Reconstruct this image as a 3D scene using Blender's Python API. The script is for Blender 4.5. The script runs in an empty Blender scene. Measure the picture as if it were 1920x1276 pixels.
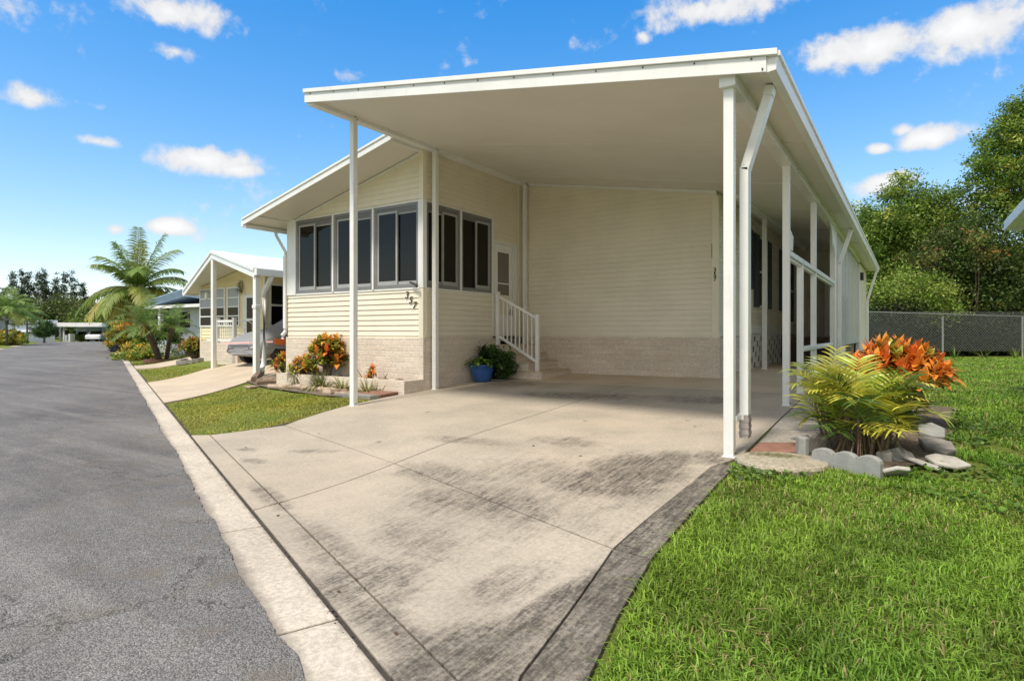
import bpy, bmesh, math, random
import numpy as np
from mathutils import Vector, Matrix

random.seed(11)
RNG = np.random.default_rng(11)
SC = bpy.context.scene
COL = SC.collection

# ---------------------------------------------------------------- survey of the place
# world: x along the front of the home, y into the lot, z up; the eye stands at the street edge
F_PX, CX, HY, EYE = 1121.0, 960.0, 622.0, 1.05
TH = 0.5864
FW = np.array([-math.sin(TH), math.cos(TH), 0.0])
RT = np.array([math.cos(TH), math.sin(TH), 0.0])
UP = np.array([0.0, 0.0, 1.0])
EYEP = np.array([0.0, 0.0, EYE])
U = np.array([-0.92589802, 0.37777356])      # along the street, away from the eye
NS = np.array([0.37777356, 0.92589802])      # from the street towards the lots
ZG = -0.28                                   # street level
S0 = 0.898                                   # back of the concrete gutter


def smooth(t):
    t = np.clip(t, 0, 1)
    return t * t * (3 - 2 * t)


def gz(X, Y):
    s = X * NS[0] + Y * NS[1]
    pl = -.3556 + .0049 * np.clip(X, -12, 6) + .0506 * np.clip(Y, -3, 12)
    pl = pl - .30 * smooth((X + 1.1) / 1.5) * smooth((Y - 8) / 8)
    t = smooth((s - S0) / (2.2 + 1.1 * smooth((-X - 9) / 3)))
    return ZG + (pl - ZG) * t


def ray(px, py):
    return FW + (px - CX) / F_PX * RT + (HY - py) / F_PX * UP


def G(px, py):
    r = ray(px, py)
    z = -.1
    for _ in range(60):
        p = EYEP + (z - EYE) / r[2] * r
        z = .5 * z + .5 * float(gz(p[0], p[1]))
    return p


def XP(px, py, X):
    r = ray(px, py)
    return EYEP + X / r[0] * r


def YP(px, py, Y):
    r = ray(px, py)
    return EYEP + Y / r[1] * r


def DP(px, py, d):
    return EYEP + d * ray(px, py)


def ST(s, t):
    """street coordinates: s metres towards the lots, t metres along the street"""
    return U * t + NS * s


# ---------------------------------------------------------------- mesh builder
class MB:
    def __init__(self):
        self.v, self.f, self.c, self.mi = [], [], [], []
        self.cur = 0

    def add(self, vs, fs, col=None):
        n = len(self.v)
        for i, p in enumerate(vs):
            self.v.append((float(p[0]), float(p[1]), float(p[2])))
            if col is None:
                self.c.append((1, 1, 1))
            else:
                self.c.append(col[i] if isinstance(col, list) else col)
        for f in fs:
            self.f.append(tuple(i + n for i in f))
            self.mi.append(self.cur)

    BOXF = [(0, 3, 2, 1), (4, 5, 6, 7), (0, 1, 5, 4), (1, 2, 6, 5), (2, 3, 7, 6), (3, 0, 4, 7)]

    def box(self, x0, x1, y0, y1, z0, z1, col=None):
        self.add([(x0, y0, z0), (x1, y0, z0), (x1, y1, z0), (x0, y1, z0),
                  (x0, y0, z1), (x1, y0, z1), (x1, y1, z1), (x0, y1, z1)], self.BOXF, col)

    def lbox(self, fr, t0, t1, d0, d1, z0, z1, col=None):
        """box in a wall frame: fr=(origin xy, along xy, outward xy)"""
        o, a, n = fr[:3]
        vs = []
        for z in (z0, z1):
            for t, d in ((t0, d0), (t1, d0), (t1, d1), (t0, d1)):
                vs.append((o[0] + a[0] * t + n[0] * d, o[1] + a[1] * t + n[1] * d, z))
        self.add(vs, self.BOXF, col)

    def beam(self, p0, p1, w, h, up=(0, 0, 1), col=None):
        p0, p1 = Vector(p0), Vector(p1)
        d = (p1 - p0).normalized()
        u = Vector(up)
        s = d.cross(u)
        if s.length < 1e-4:
            s = d.cross(Vector((0, 1, 0)))
        s.normalize()
        u = s.cross(d).normalized()
        vs = []
        for p in (p0, p1):
            for a, b in ((-1, -1), (1, -1), (1, 1), (-1, 1)):
                vs.append(p + s * (a * w / 2) + u * (b * h / 2))
        self.add(vs, self.BOXF, col)

    def tube(self, pts, rs, n=8, col=None, cap=True):
        pts = [Vector(p) for p in pts]
        if not hasattr(rs, '__len__'):
            rs = [rs] * len(pts)
        vs, fs, cs = [], [], []
        for i, p in enumerate(pts):
            d = (pts[min(i + 1, len(pts) - 1)] - pts[max(i - 1, 0)])
            d.normalize()
            s = d.cross(Vector((0, 0, 1)))
            if s.length < 1e-3:
                s = d.cross(Vector((0, 1, 0)))
            s.normalize()
            u = s.cross(d)
            for k in range(n):
                a = 2 * math.pi * k / n
                vs.append(p + s * (math.cos(a) * rs[i]) + u * (math.sin(a) * rs[i]))
        for i in range(len(pts) - 1):
            for k in range(n):
                k2 = (k + 1) % n
                fs.append((i * n + k, i * n + k2, (i + 1) * n + k2, (i + 1) * n + k))
        if cap:
            fs.append(tuple(range(n - 1, -1, -1)))
            fs.append(tuple(range((len(pts) - 1) * n, len(pts) * n)))
        self.add(vs, fs, col)

    def prism(self, poly, vec, col=None):
        n = len(poly)
        vec = Vector(vec)
        vs = [Vector(p) for p in poly] + [Vector(p) + vec for p in poly]
        fs = [tuple(range(n - 1, -1, -1)), tuple(range(n, 2 * n))]
        for i in range(n):
            j = (i + 1) % n
            fs.append((i, j, n + j, n + i))
        self.add(vs, fs, col)

    def lathe(self, c, prof, n=24, col=None):
        vs, fs = [], []
        for r, z in prof:
            for k in range(n):
                a = 2 * math.pi * k / n
                vs.append((c[0] + r * math.cos(a), c[1] + r * math.sin(a), c[2] + z))
        for i in range(len(prof) - 1):
            for k in range(n):
                k2 = (k + 1) % n
                fs.append((i * n + k, i * n + k2, (i + 1) * n + k2, (i + 1) * n + k))
        fs.append(tuple(range(n - 1, -1, -1)))
        fs.append(tuple(range((len(prof) - 1) * n, len(prof) * n)))
        self.add(vs, fs, col)

    def strip(self, base, d, up, length, width, droop=0.3, nseg=4, fold=0.15, c0=(1, 1, 1), c1=None, tip=.02,
              prof=None, cm=None):
        """one blade or leaf: a folded, bending strip; c0 base colour, c1 tip colour, cm midrib colour"""
        c1 = c1 or c0
        d = Vector(d).normalized()
        up = Vector(up)
        side = d.cross(up)
        if side.length < 1e-4:
            side = d.cross(Vector((1, 0, 0)))
        side.normalize()
        nrm = side.cross(d).normalized()
        p = Vector(base)
        vs, cs, fs = [], [], []
        step = length / nseg
        for i in range(nseg + 1):
            t = i / nseg
            if prof:
                w = prof(t) * width / 2
            else:
                w = width / 2 * (math.sin(math.pi * (0.08 + 0.92 * t) ** .8) + tip)
            cc = tuple(c0[k] + (c1[k] - c0[k]) * t for k in range(3))
            vs += [p - side * w + nrm * (w * fold), p, p + side * w + nrm * (w * fold)]
            mc = cc if cm is None else tuple(.4 * cc[k] + .6 * cm[k] for k in range(3))
            cs += [cc, mc, cc]
            if i < nseg:
                d = (d + Vector((0, 0, -droop / nseg))).normalized()
                nrm = side.cross(d).normalized()
                p = p + d * step
        for i in range(nseg):
            a = i * 3
            fs += [(a, a + 1, a + 4, a + 3), (a + 1, a + 2, a + 5, a + 4)]
        self.add(vs, fs, cs)


ORG = {}


def tag(o, label=None, cat=None, group=None, kind=None):
    if label:
        o['label'] = label
    if cat:
        o['category'] = cat
    if group:
        o['group'] = group
    if kind:
        o['kind'] = kind
    return o


def thing(name, label, cat, loc=(0, 0, 0), group=None):
    o = bpy.data.objects.new(name, None)
    o.empty_display_size = .2
    o.location = [float(q) for q in loc]
    COL.objects.link(o)
    ORG[o.name] = np.array([float(q) for q in loc])
    return tag(o, label, cat, group)


def link(name, me, mats, parent=None, loc=None, smooth=False, bevel=0, solid=0):
    if parent is not None:
        off = ORG[parent.name]
    else:
        off = np.array([0., 0., 0.]) if loc is None else np.array([float(q) for q in loc])
    if np.abs(off).max() > 0:
        me.transform(Matrix.Translation([-float(q) for q in off]))
    o = bpy.data.objects.new(name, me)
    if not isinstance(mats, (list, tuple)):
        mats = [mats]
    for m in mats:
        me.materials.append(m)
    if parent is not None:
        o.parent = parent
    else:
        o.location = [float(q) for q in off]
    ORG[o.name] = off
    COL.objects.link(o)
    ORG[o.name] = off
    if smooth:
        me.polygons.foreach_set('use_smooth', [True] * len(me.polygons))
    if bevel:
        b = o.modifiers.new('edge', 'BEVEL')
        b.width = bevel
        b.segments = 2
        b.limit_method = 'ANGLE'
        b.angle_limit = math.radians(35)
    if solid:
        b = o.modifiers.new('thick', 'SOLIDIFY')
        b.thickness = solid
        b.offset = 0
    return o


def build(name, mb, mats, parent=None, loc=None, smooth=False, bevel=0, solid=0, color=False):
    me = bpy.data.meshes.new(name)
    me.from_pydata(mb.v, [], mb.f)
    me.validate()
    if len(me.polygons) == len(mb.mi) and any(mb.mi):
        me.polygons.foreach_set('material_index', mb.mi)
    if color:
        at = me.color_attributes.new('col', 'FLOAT_COLOR', 'POINT')
        arr = np.ones((len(mb.c), 4), dtype=np.float32)
        arr[:, :3] = np.array(mb.c, dtype=np.float32)
        at.data.foreach_set('color', arr.ravel())
    me.update()
    return link(name, me, mats, parent, loc, smooth, bevel, solid)


def build_np(name, V, Fq, cols, mats, parent=None, loc=None, smooth=False):
    """V (n,3), Fq (m,k) with k = 3 or 4, cols (n,3)"""
    me = bpy.data.meshes.new(name)
    n, m, k = len(V), len(Fq), Fq.shape[1]
    me.vertices.add(n)
    me.vertices.foreach_set('co', np.asarray(V, dtype=np.float32).ravel())
    me.loops.add(m * k)
    me.loops.foreach_set('vertex_index', np.asarray(Fq, dtype=np.int32).ravel())
    me.polygons.add(m)
    me.polygons.foreach_set('loop_start', np.arange(0, m * k, k, dtype=np.int32))
    me.polygons.foreach_set('loop_total', np.full(m, k, dtype=np.int32))
    me.update(calc_edges=True)
    if cols is not None:
        at = me.color_attributes.new('col', 'FLOAT_COLOR', 'POINT')
        arr = np.ones((n, 4), dtype=np.float32)
        arr[:, :3] = cols
        at.data.foreach_set('color', arr.ravel())
    return link(name, me, mats, parent, loc, smooth)


# ---------------------------------------------------------------- materials
class NT:
    def __init__(self, nt):
        self.nt = nt

    def n(self, typ, **kw):
        nd = self.nt.nodes.new(typ)
        for k, v in kw.items():
            setattr(nd, k, v)
        return nd

    def put(self, sock, v):
        if isinstance(v, bpy.types.NodeSocket):
            self.nt.links.new(v, sock)
        elif v is not None:
            if hasattr(sock.default_value, '__len__') and not hasattr(v, '__len__'):
                v = (v,) * len(sock.default_value)
            if hasattr(sock.default_value, '__len__') and len(sock.default_value) == 4 and len(v) == 3:
                v = tuple(v) + (1,)
            sock.default_value = v

    def math(self, op, a, b=None, clamp=False):
        nd = self.n('ShaderNodeMath', operation=op, use_clamp=clamp)
        self.put(nd.inputs[0], a)
        if b is not None:
            self.put(nd.inputs[1], b)
        return nd.outputs[0]

    def vmath(self, op, a, b=None):
        nd = self.n('ShaderNodeVectorMath', operation=op)
        self.put(nd.inputs[0], a)
        if b is not None:
            self.put(nd.inputs[1], b)
        return nd.outputs['Value'] if op in ('DOT_PRODUCT', 'LENGTH', 'DISTANCE') else nd.outputs['Vector']

    def mix(self, fac, a, b, mode='MIX'):
        nd = self.n('ShaderNodeMix', data_type='RGBA', blend_type=mode)
        self.put(nd.inputs[0], fac)
        self.put(nd.inputs[6], a)
        self.put(nd.inputs[7], b)
        return nd.outputs[2]

    def ramp(self, x, lo, hi, a=0.0, b=1.0):
        nd = self.n('ShaderNodeMapRange', interpolation_type='SMOOTHSTEP')
        self.put(nd.inputs[0], x)
        for i, v in enumerate((lo, hi, a, b)):
            self.put(nd.inputs[1 + i], v)
        return nd.outputs[0]

    def coord(self, scale=(1, 1, 1), rot=(0, 0, 0), loc=(0, 0, 0), src='Object'):
        if src == 'Pos':
            s = self.n('ShaderNodeNewGeometry').outputs['Position']
        else:
            s = self.n('ShaderNodeTexCoord').outputs[src]
        m = self.n('ShaderNodeMapping')
        self.put(m.inputs['Vector'], s)
        self.put(m.inputs['Scale'], scale)
        self.put(m.inputs['Rotation'], rot)
        self.put(m.inputs['Location'], loc)
        return m.outputs[0]

    def noise(self, vec=None, scale=5, detail=4, rough=.55, dist=0, out=0):
        nd = self.n('ShaderNodeTexNoise')
        if vec is not None:
            self.put(nd.inputs['Vector'], vec)
        self.put(nd.inputs['Scale'], scale)
        self.put(nd.inputs['Detail'], detail)
        self.put(nd.inputs['Roughness'], rough)
        self.put(nd.inputs['Distortion'], dist)
        return nd.outputs[out]

    def voro(self, vec=None, scale=5, feature='F1', out=0, rnd=1.0):
        nd = self.n('ShaderNodeTexVoronoi', feature=feature)
        if vec is not None:
            self.put(nd.inputs['Vector'], vec)
        self.put(nd.inputs['Scale'], scale)
        self.put(nd.inputs['Randomness'], rnd)
        return nd.outputs[out]

    def bump(self, h, strength=.3, dist=.01):
        nd = self.n('ShaderNodeBump')
        self.put(nd.inputs['Strength'], strength)
        self.put(nd.inputs['Distance'], dist)
        self.put(nd.inputs['Height'], h)
        return nd.outputs[0]


def new_mat(name):
    m = bpy.data.materials.new(name)
    m.use_nodes = True
    t = NT(m.node_tree)
    b = [x for x in m.node_tree.nodes if x.type == 'BSDF_PRINCIPLED'][0]
    return m, t, b


def paint(name, col, rough=.45, var=.08, scale=3, metal=0, grime=0, bump=0, spec=.5):
    m, t, b = new_mat(name)
    pos = t.coord(src='Pos')
    nz = t.noise(pos, scale, 5, .6)
    k = t.ramp(nz, .3, .7, 1 - var, 1 + var * .6)
    c = t.mix(1.0, col, k, 'MULTIPLY')
    if grime:
        g = t.noise(t.coord((2, 2, .35), src='Pos'), 4, 6, .7)
        g2 = t.ramp(g, .52, .75, 0, grime)
        c = t.mix(g2, c, (col[0] * .55, col[1] * .52, col[2] * .45))
    t.put(b.inputs['Base Color'], c)
    b.inputs['Roughness'].default_value = rough
    b.inputs['Metallic'].default_value = metal
    b.inputs['Specular IOR Level'].default_value = spec
    if bump:
        t.put(b.inputs['Normal'], t.bump(t.noise(pos, 60, 3), bump, .004))
    return m


def leaf_mat(name, trans=.3, rough=.45, gain=1.0, spec=.35):
    m, t, b = new_mat(name)
    at = t.n('ShaderNodeAttribute', attribute_name='col')
    c = at.outputs['Color']
    if gain != 1:
        c = t.mix(1.0, c, (gain,) * 3, 'MULTIPLY')
    t.put(b.inputs['Base Color'], c)
    b.inputs['Roughness'].default_value = rough
    b.inputs['Specular IOR Level'].default_value = spec
    if trans:
        tr = t.n('ShaderNodeBsdfTranslucent')
        t.put(tr.inputs['Color'], c)
        mx = t.n('ShaderNodeMixShader')
        mx.inputs[0].default_value = trans
        out = [x for x in m.node_tree.nodes if x.type == 'OUTPUT_MATERIAL'][0]
        m.node_tree.links.new(b.outputs[0], mx.inputs[1])
        m.node_tree.links.new(tr.outputs[0], mx.inputs[2])
        m.node_tree.links.new(mx.outputs[0], out.inputs[0])
    return m


M = {}
M['white'] = paint('white_aluminium', (.80, .80, .77), .38, .05, 2.5, grime=.22)
M['white_old'] = paint('weathered_white', (.72, .71, .67), .5, .10, 4, grime=.5)
M['ceiling'] = paint('ceiling_panel', (.74, .705, .645), .5, .04, 1.2)
M['vinyl'] = paint('cream_siding', (.79, .73, .592), .5, .05, 1.5, grime=.12)
M['vinyl_yellow'] = paint('yellow_siding', (.84, .73, .45), .5, .05, 1.5)
M['cream_trim'] = paint('cream_trim', (.80, .74, .58), .45, .04, 2)
M['grey_frame'] = paint('grey_aluminium', (.20, .20, .20), .4, .08, 5, metal=0)
M['grey_frame_light'] = paint('light_grey_aluminium', (.36, .36, .355), .38, .06, 5, metal=0)
M['black'] = paint('black_metal', (.02, .02, .02), .5, .2, 8)
M['screw'] = paint('screw_head', (.08, .07, .06), .5, .1, 8, metal=.6)
M['shutter'] = paint('charcoal_shutter', (.045, .055, .065), .5, .1, 6)
M['wood_brown'] = paint('brown_deck', (.13, .085, .05), .7, .25, 8, bump=.3)
M['roof_white'] = paint('white_metal_roof', (.80, .80, .79), .5, .12, 1.0, grime=.35)
M['roof_grey'] = paint('pale_roof_shingle', (.62, .61, .59), .8, .14, 6, grime=.3, bump=.5)
M['pale_blue'] = paint('pale_blue_siding', (.62, .78, .88), .5, .06, 2)
M['grey_blue'] = paint('grey_blue_siding', (.50, .53, .57), .5, .06, 2)
M['blue_trim'] = paint('blue_roof_edge', (.24, .34, .46), .5, .1, 3)
M['galv'] = paint('galvanised_steel', (.36, .37, .36), .55, .12, 10, metal=.3)
M['tarp'] = paint('grey_car_cover', (.27, .275, .285), .62, .08, 3, bump=.15)
M['orange_band'] = paint('orange_strap', (.85, .20, .05), .5, .1, 6)
M['pink_band'] = paint('pale_pink_strap', (.80, .50, .47), .5, .1, 6)
M['tyre'] = paint('tyre_rubber', (.02, .02, .02), .8, .2, 8)
M['car_white'] = paint('white_car_paint', (.78, .79, .80), .2, .02, 2)
M['flex'] = paint('grey_flexible_pipe', (.36, .32, .29), .7, .12, 20)
M['bark'] = paint('grey_bark', (.17, .135, .10), .9, .35, 9, bump=.8)
M['bark_palm'] = paint('palm_trunk', (.34, .29, .24), .9, .25, 6, bump=.8)
M['bark_dark'] = paint('dark_fibrous_trunk', (.12, .085, .06), .95, .4, 14, bump=1)
M['stem'] = paint('woody_stem', (.20, .15, .10), .8, .3, 12)
M['leaf'] = leaf_mat('foliage', .30, .5)
M['leaf_gloss'] = leaf_mat('glossy_foliage', .22, .32, spec=.5)
M['grass'] = leaf_mat('grass_blades', .35, .5)
M['concrete_block'] = paint('grey_concrete_edging', (.31, .31, .29), .85, .14, 9, grime=.3, bump=.5)
M['paver_dark'] = paint('weathered_paver', (.26, .24, .21), .9, .25, 7, grime=.3, bump=.6)
M['paver_white'] = paint('whitewashed_broken_paver', (.47, .44, .39), .9, .16, 9, grime=.45, bump=.5)
M['red_paver'] = paint('red_paver', (.27, .135, .095), .9, .25, 8, grime=.35, bump=.5)
M['timber'] = paint('rotting_timber', (.24, .17, .115), .95, .4, 9, grime=.5, bump=.9)
M['wood_pale'] = paint('pale_timber', (.46, .35, .26), .95, .25, 9, grime=.4, bump=.7)
M['blue_pot'] = paint('glazed_blue_pot', (.035, .115, .36), .22, .15, 5)
M['soil'] = paint('brown_soil', (.15, .095, .06), .95, .35, 14, bump=1)
M['mulch'] = paint('leaf_litter', (.17, .13, .09), .95, .4, 25, bump=1)
M['interior'] = paint('interior_wall', (.48, .42, .33), .7, .05, 2)
M['dark_cloth'] = paint('dark_upholstery', (.03, .03, .035), .8, .1, 4)
M['lamp_white'] = paint('lamp_glass', (.85, .83, .75), .3, .02, 2)


def glass_dark(name, tint, refl=1.0, keep=.25):
    """tinted glazing behind an insect screen: part of the light passes, the rest mirrors"""
    m, t, b = new_mat(name)
    nt = m.node_tree
    out = [x for x in nt.nodes if x.type == 'OUTPUT_MATERIAL'][0]
    tr = t.n('ShaderNodeBsdfTransparent')
    t.put(tr.inputs[0], (keep, keep, keep))
    nt.nodes.remove(b)
    df = t.n('ShaderNodeBsdfDiffuse')
    t.put(df.inputs[0], tint)
    a = t.n('ShaderNodeMixShader')
    a.inputs[0].default_value = .55
    nt.links.new(tr.outputs[0], a.inputs[1])
    nt.links.new(df.outputs[0], a.inputs[2])
    gl = t.n('ShaderNodeBsdfGlossy')
    gl.inputs['Roughness'].default_value = .03
    t.put(gl.inputs['Color'], (.85, .78, .68))
    t.put(gl.inputs['Normal'], t.bump(t.noise(t.coord(src='Pos'), 1.3, 2), .08, .02))
    lw = t.n('ShaderNodeLayerWeight')
    lw.inputs['Blend'].default_value = .5
    fr = t.math('ADD', .040, t.math('MULTIPLY', .5, t.math('POWER', lw.outputs['Facing'], 4.0)))
    c = t.n('ShaderNodeMixShader')
    nt.links.new(t.math('MULTIPLY', fr, refl), c.inputs[0])
    nt.links.new(a.outputs[0], c.inputs[1])
    nt.links.new(gl.outputs[0], c.inputs[2])
    nt.links.new(c.outputs[0], out.inputs[0])
    return m


M['glass'] = glass_dark('screened_glass', (.012, .011, .010), .9, .16)
M['glass_clear'] = glass_dark('tinted_glass', (.010, .010, .010), .8, .30)
M['glass_black'] = glass_dark('black_glass', (.008, .008, .01), .7, .0)
M['door_glass'] = paint('frosted_door_glass', (.17, .155, .125), .25, .06, 3)
M['blind'] = paint('window_blind', (.34, .35, .36), .35, .05, 3)


def block_mat(name, axis, col=(.74, .635, .52), mortar=(.80, .73, .63), bw=.38, rh=.1, tint=None):
    m, t, b = new_mat(name)
    g = t.n('ShaderNodeNewGeometry').outputs['Position']
    sp = t.n('ShaderNodeSeparateXYZ')
    t.put(sp.inputs[0], g)
    cb = t.n('ShaderNodeCombineXYZ')
    t.put(cb.inputs[0], sp.outputs[0 if axis == 'x' else 1])
    t.put(cb.inputs[1], sp.outputs[2])
    wob = t.vmath('ADD', cb.outputs[0], t.vmath('SCALE', t.noise(g, 9, 3, out=1), None))
    wob.node.inputs[1].links[0].from_node.inputs['Scale'].default_value = .012
    br = t.n('ShaderNodeTexBrick')
    t.put(br.inputs['Vector'], wob)
    br.offset = .5
    t.put(br.inputs['Color1'], col)
    t.put(br.inputs['Color2'], tuple(c * .84 for c in col))
    t.put(br.inputs['Mortar'], mortar)
    t.put(br.inputs['Scale'], 1)
    t.put(br.inputs['Mortar Size'], .009)
    t.put(br.inputs['Mortar Smooth'], .35)
    t.put(br.inputs['Bias'], -.2)
    t.put(br.inputs['Brick Width'], bw)
    t.put(br.inputs['Row Height'], rh)
    nz = t.noise(g, 26, 6, .7)
    big = t.noise(g, 2.2, 4, .6)
    c = t.mix(1.0, br.outputs[0], t.ramp(nz, .25, .75, .78, 1.14), 'MULTIPLY')
    c = t.mix(t.ramp(big, .45, .75, 0, .4), c, (col[0] * .8, col[1] * .74, col[2] * .66))
    t.put(b.inputs['Base Color'], c)
    b.inputs['Roughness'].default_value = .9
    h = t.math('ADD', t.math('MULTIPLY', nz, .6), t.math('MULTIPLY', br.outputs[1], -.5))
    t.put(b.inputs['Normal'], t.bump(h, .9, .018))
    return m


M['block_x'] = block_mat('block_skirting_front', 'x')
M['block_y'] = block_mat('block_skirting_side', 'y')


def concrete(name, col, stains=(), speck=.25, mott=.12, streak=0, dark=(.082, .070, .056)):
    m, t, b = new_mat(name)
    pos = t.coord(src='Pos')
    n1 = t.noise(pos, 1.1, 6, .6)
    n2 = t.noise(pos, 38, 5, .75)
    sp = t.voro(pos, 130)
    c = t.mix(1.0, col, t.ramp(n1, .3, .7, 1 - mott, 1 + mott * .7), 'MULTIPLY')
    c = t.mix(1.0, c, t.ramp(n2, .3, .7, 1 - speck * .5, 1 + speck * .35), 'MULTIPLY')
    c = t.mix(t.ramp(sp, .05, .22, speck * .9, 0), c, tuple(q * .62 for q in col))
    if stains:
        s1 = t.noise(t.coord((7, 1.0, 1), (0, 0, .10), src='Pos'), 1.6, 7, .72, .5)
        s2 = t.noise(t.coord((22, 2.2, 1), (0, 0, .10), src='Pos'), 1.5, 6, .7, .2)
        fine = t.noise(pos, 42, 4, .75)
        iso = t.noise(pos, 1.5, 8, .68, .6)
        mid = t.noise(pos, 9, 6, .72)
        pat = t.math('ADD', t.math('MULTIPLY', iso, .38), t.math('ADD', t.math('MULTIPLY', s1, .24), t.math('ADD', t.math('MULTIPLY', s2, .16), t.math('ADD', t.math('MULTIPLY', mid, .20), t.math('MULTIPLY', fine, .20)))))
        acc = None
        for (cx, cy, rx, ry, rot, amt) in stains:
            mp = t.n('ShaderNodeMapping', vector_type='TEXTURE')
            t.put(mp.inputs['Vector'], t.n('ShaderNodeNewGeometry').outputs['Position'])
            t.put(mp.inputs['Location'], (cx, cy, 0))
            t.put(mp.inputs['Rotation'], (0, 0, rot))
            t.put(mp.inputs['Scale'], (rx, ry, 1000))
            e = t.vmath('LENGTH', mp.outputs[0])
            k = t.ramp(e, .25, 1.15, amt, 0)
            acc = k if acc is None else t.math('MAXIMUM', acc, k)
        thr = t.math('SUBTRACT', t.math('ADD', t.math('MULTIPLY', pat, 1.9), t.math('MULTIPLY', acc, .58)), 1.31)
        f = t.ramp(thr, -.14, .46, 0, 1.0)
        tan = t.noise(pos, .55, 4, .6)
        c = t.mix(t.ramp(tan, .45, .7, 0, .45), c, (.51, .41, .305))
        tex = t.math('ADD', t.math('MULTIPLY', s2, .45), t.math('ADD', t.math('MULTIPLY', fine, .35), t.math('MULTIPLY', mid, .20)))
        f = t.math('MULTIPLY', f, t.ramp(tex, .40, .60, .38, 1.0))
        f = t.math('MULTIPLY', f, t.ramp(acc, 0, .25, 0, 1))
        c = t.mix(f, c, dark)
    if name.startswith('gutter'):
        sd = t.math('ADD', t.vmath('DOT_PRODUCT', pos, (NS[0], NS[1], 0)), t.math('MULTIPLY', t.noise(pos, 7, 6, .7), .10))
        c = t.mix(t.ramp(sd, .655, .75, .75, 0), c, (.17, .145, .12))
        c = t.mix(t.ramp(sd, .91, .945, 0, .6), c, (.20, .165, .12))
    t.put(b.inputs['Base Color'], c)
    b.inputs['Roughness'].default_value = .88
    b.inputs['Specular IOR Level'].default_value = .3
    t.put(b.inputs['Normal'], t.bump(t.math('ADD', n2, t.math('MULTIPLY', sp, .5)), .35, .006))
    return m


STAINS = [(-2.2, 4.1, 1.7, 1.9, 0, .45), (-1.95, 4.85, .62, .75, .1, 1.15), (-2.05, 4.35, .75, .55, .0, 1.0), (-2.6, 3.6, .95, .55, .0, .80), (-1.80, 5.25, .35, .55, 0, 1.0),
          (-3.45, 4.0, .9, .35, -.2, .66), (-3.9, 5.1, .7, .22, .1, .66), (-3.0, 5.5, .6, .3, 0, .6),
          (-1.40, 2.40, .20, .95, -.14, 1.3), (-1.48, 1.95, .36, .55, -.2, 1.25), (-1.45, 1.55, .5, .4, -.2, 1.0), (-1.75, 2.6, .28, .5, -.1, .7),
          (-2.4, 2.2, .5, .5, -.36, .75), (-2.0, 1.95, .6, .2, -.36, .8), (-3.0, 2.45, .9, .22, -.36, .62), (-4.2, 2.9, 1.0, .13, -.36, .58), (-2.6, 2.85, .7, .35, -.3, .66),
          (-6.2, 3.95, .25, .12, 0, .66), (-5.6, 3.65, .3, .12, 0, .66), (-5.3, 4.2, .5, .12, .3, .5),
          (-4.4, 8.4, 1.8, .55, .1, .66), (-2.6, 8.7, 1.0, .55, .0, .68), (-6.2, 9.2, .9, .6, 0, .62), (-1.5, 5.5, .28, .4, 0, .85),
          (-4.9, 4.7, .05, .05, 0, 1.1), (-5.6, 6.3, .04, .06, 0, 1.0), (-3.3, 6.6, .06, .04, 0, 1.0), (-2.2, 7.1, .04, .04, 0, 1.0)]
M['drive'] = concrete('driveway_concrete', (.44, .38, .30), STAINS, speck=.35)
M['drive_band'] = concrete('mildewed_concrete', (.34, .295, .235), [(-1.3, 3.5, 12, 12, 0, 1.02)], speck=.8, mott=.2, dark=(.062, .054, .043))
M['walk'] = concrete('clean_concrete', (.56, .46, .34))
M['gutter'] = concrete('gutter_concrete', (.56, .49, .395), speck=.5, mott=.14)
M['slab_old'] = concrete('old_slab_concrete', (.40, .36, .30), speck=.6, mott=.3)
M['cover'] = concrete('round_cover_concrete', (.40, .35, .26), [(-.98, 5.7, .32, .16, 0, .95)], speck=.9, mott=.2,
                      dark=(.085, .085, .02))
def vinyl_sheet():
    m = paint('vinyl_sheet', (.78, .77, .74), .45, .06, 3, grime=.25)
    nt = m.node_tree
    t = NT(nt)
    b = [x for x in nt.nodes if x.type == 'BSDF_PRINCIPLED'][0]
    out = [x for x in nt.nodes if x.type == 'OUTPUT_MATERIAL'][0]
    tr = t.n('ShaderNodeBsdfTranslucent')
    t.put(tr.inputs[0], (.8, .79, .75))
    mx = t.n('ShaderNodeMixShader')
    mx.inputs[0].default_value = .4
    nt.links.new(b.outputs[0], mx.inputs[1])
    nt.links.new(tr.outputs[0], mx.inputs[2])
    nt.links.new(mx.outputs[0], out.inputs[0])
    return m


M['vinyl_sheet'] = vinyl_sheet()
M['joint'] = paint('joint_dirt', (.06, .05, .038), .95, .3, 20)


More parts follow.
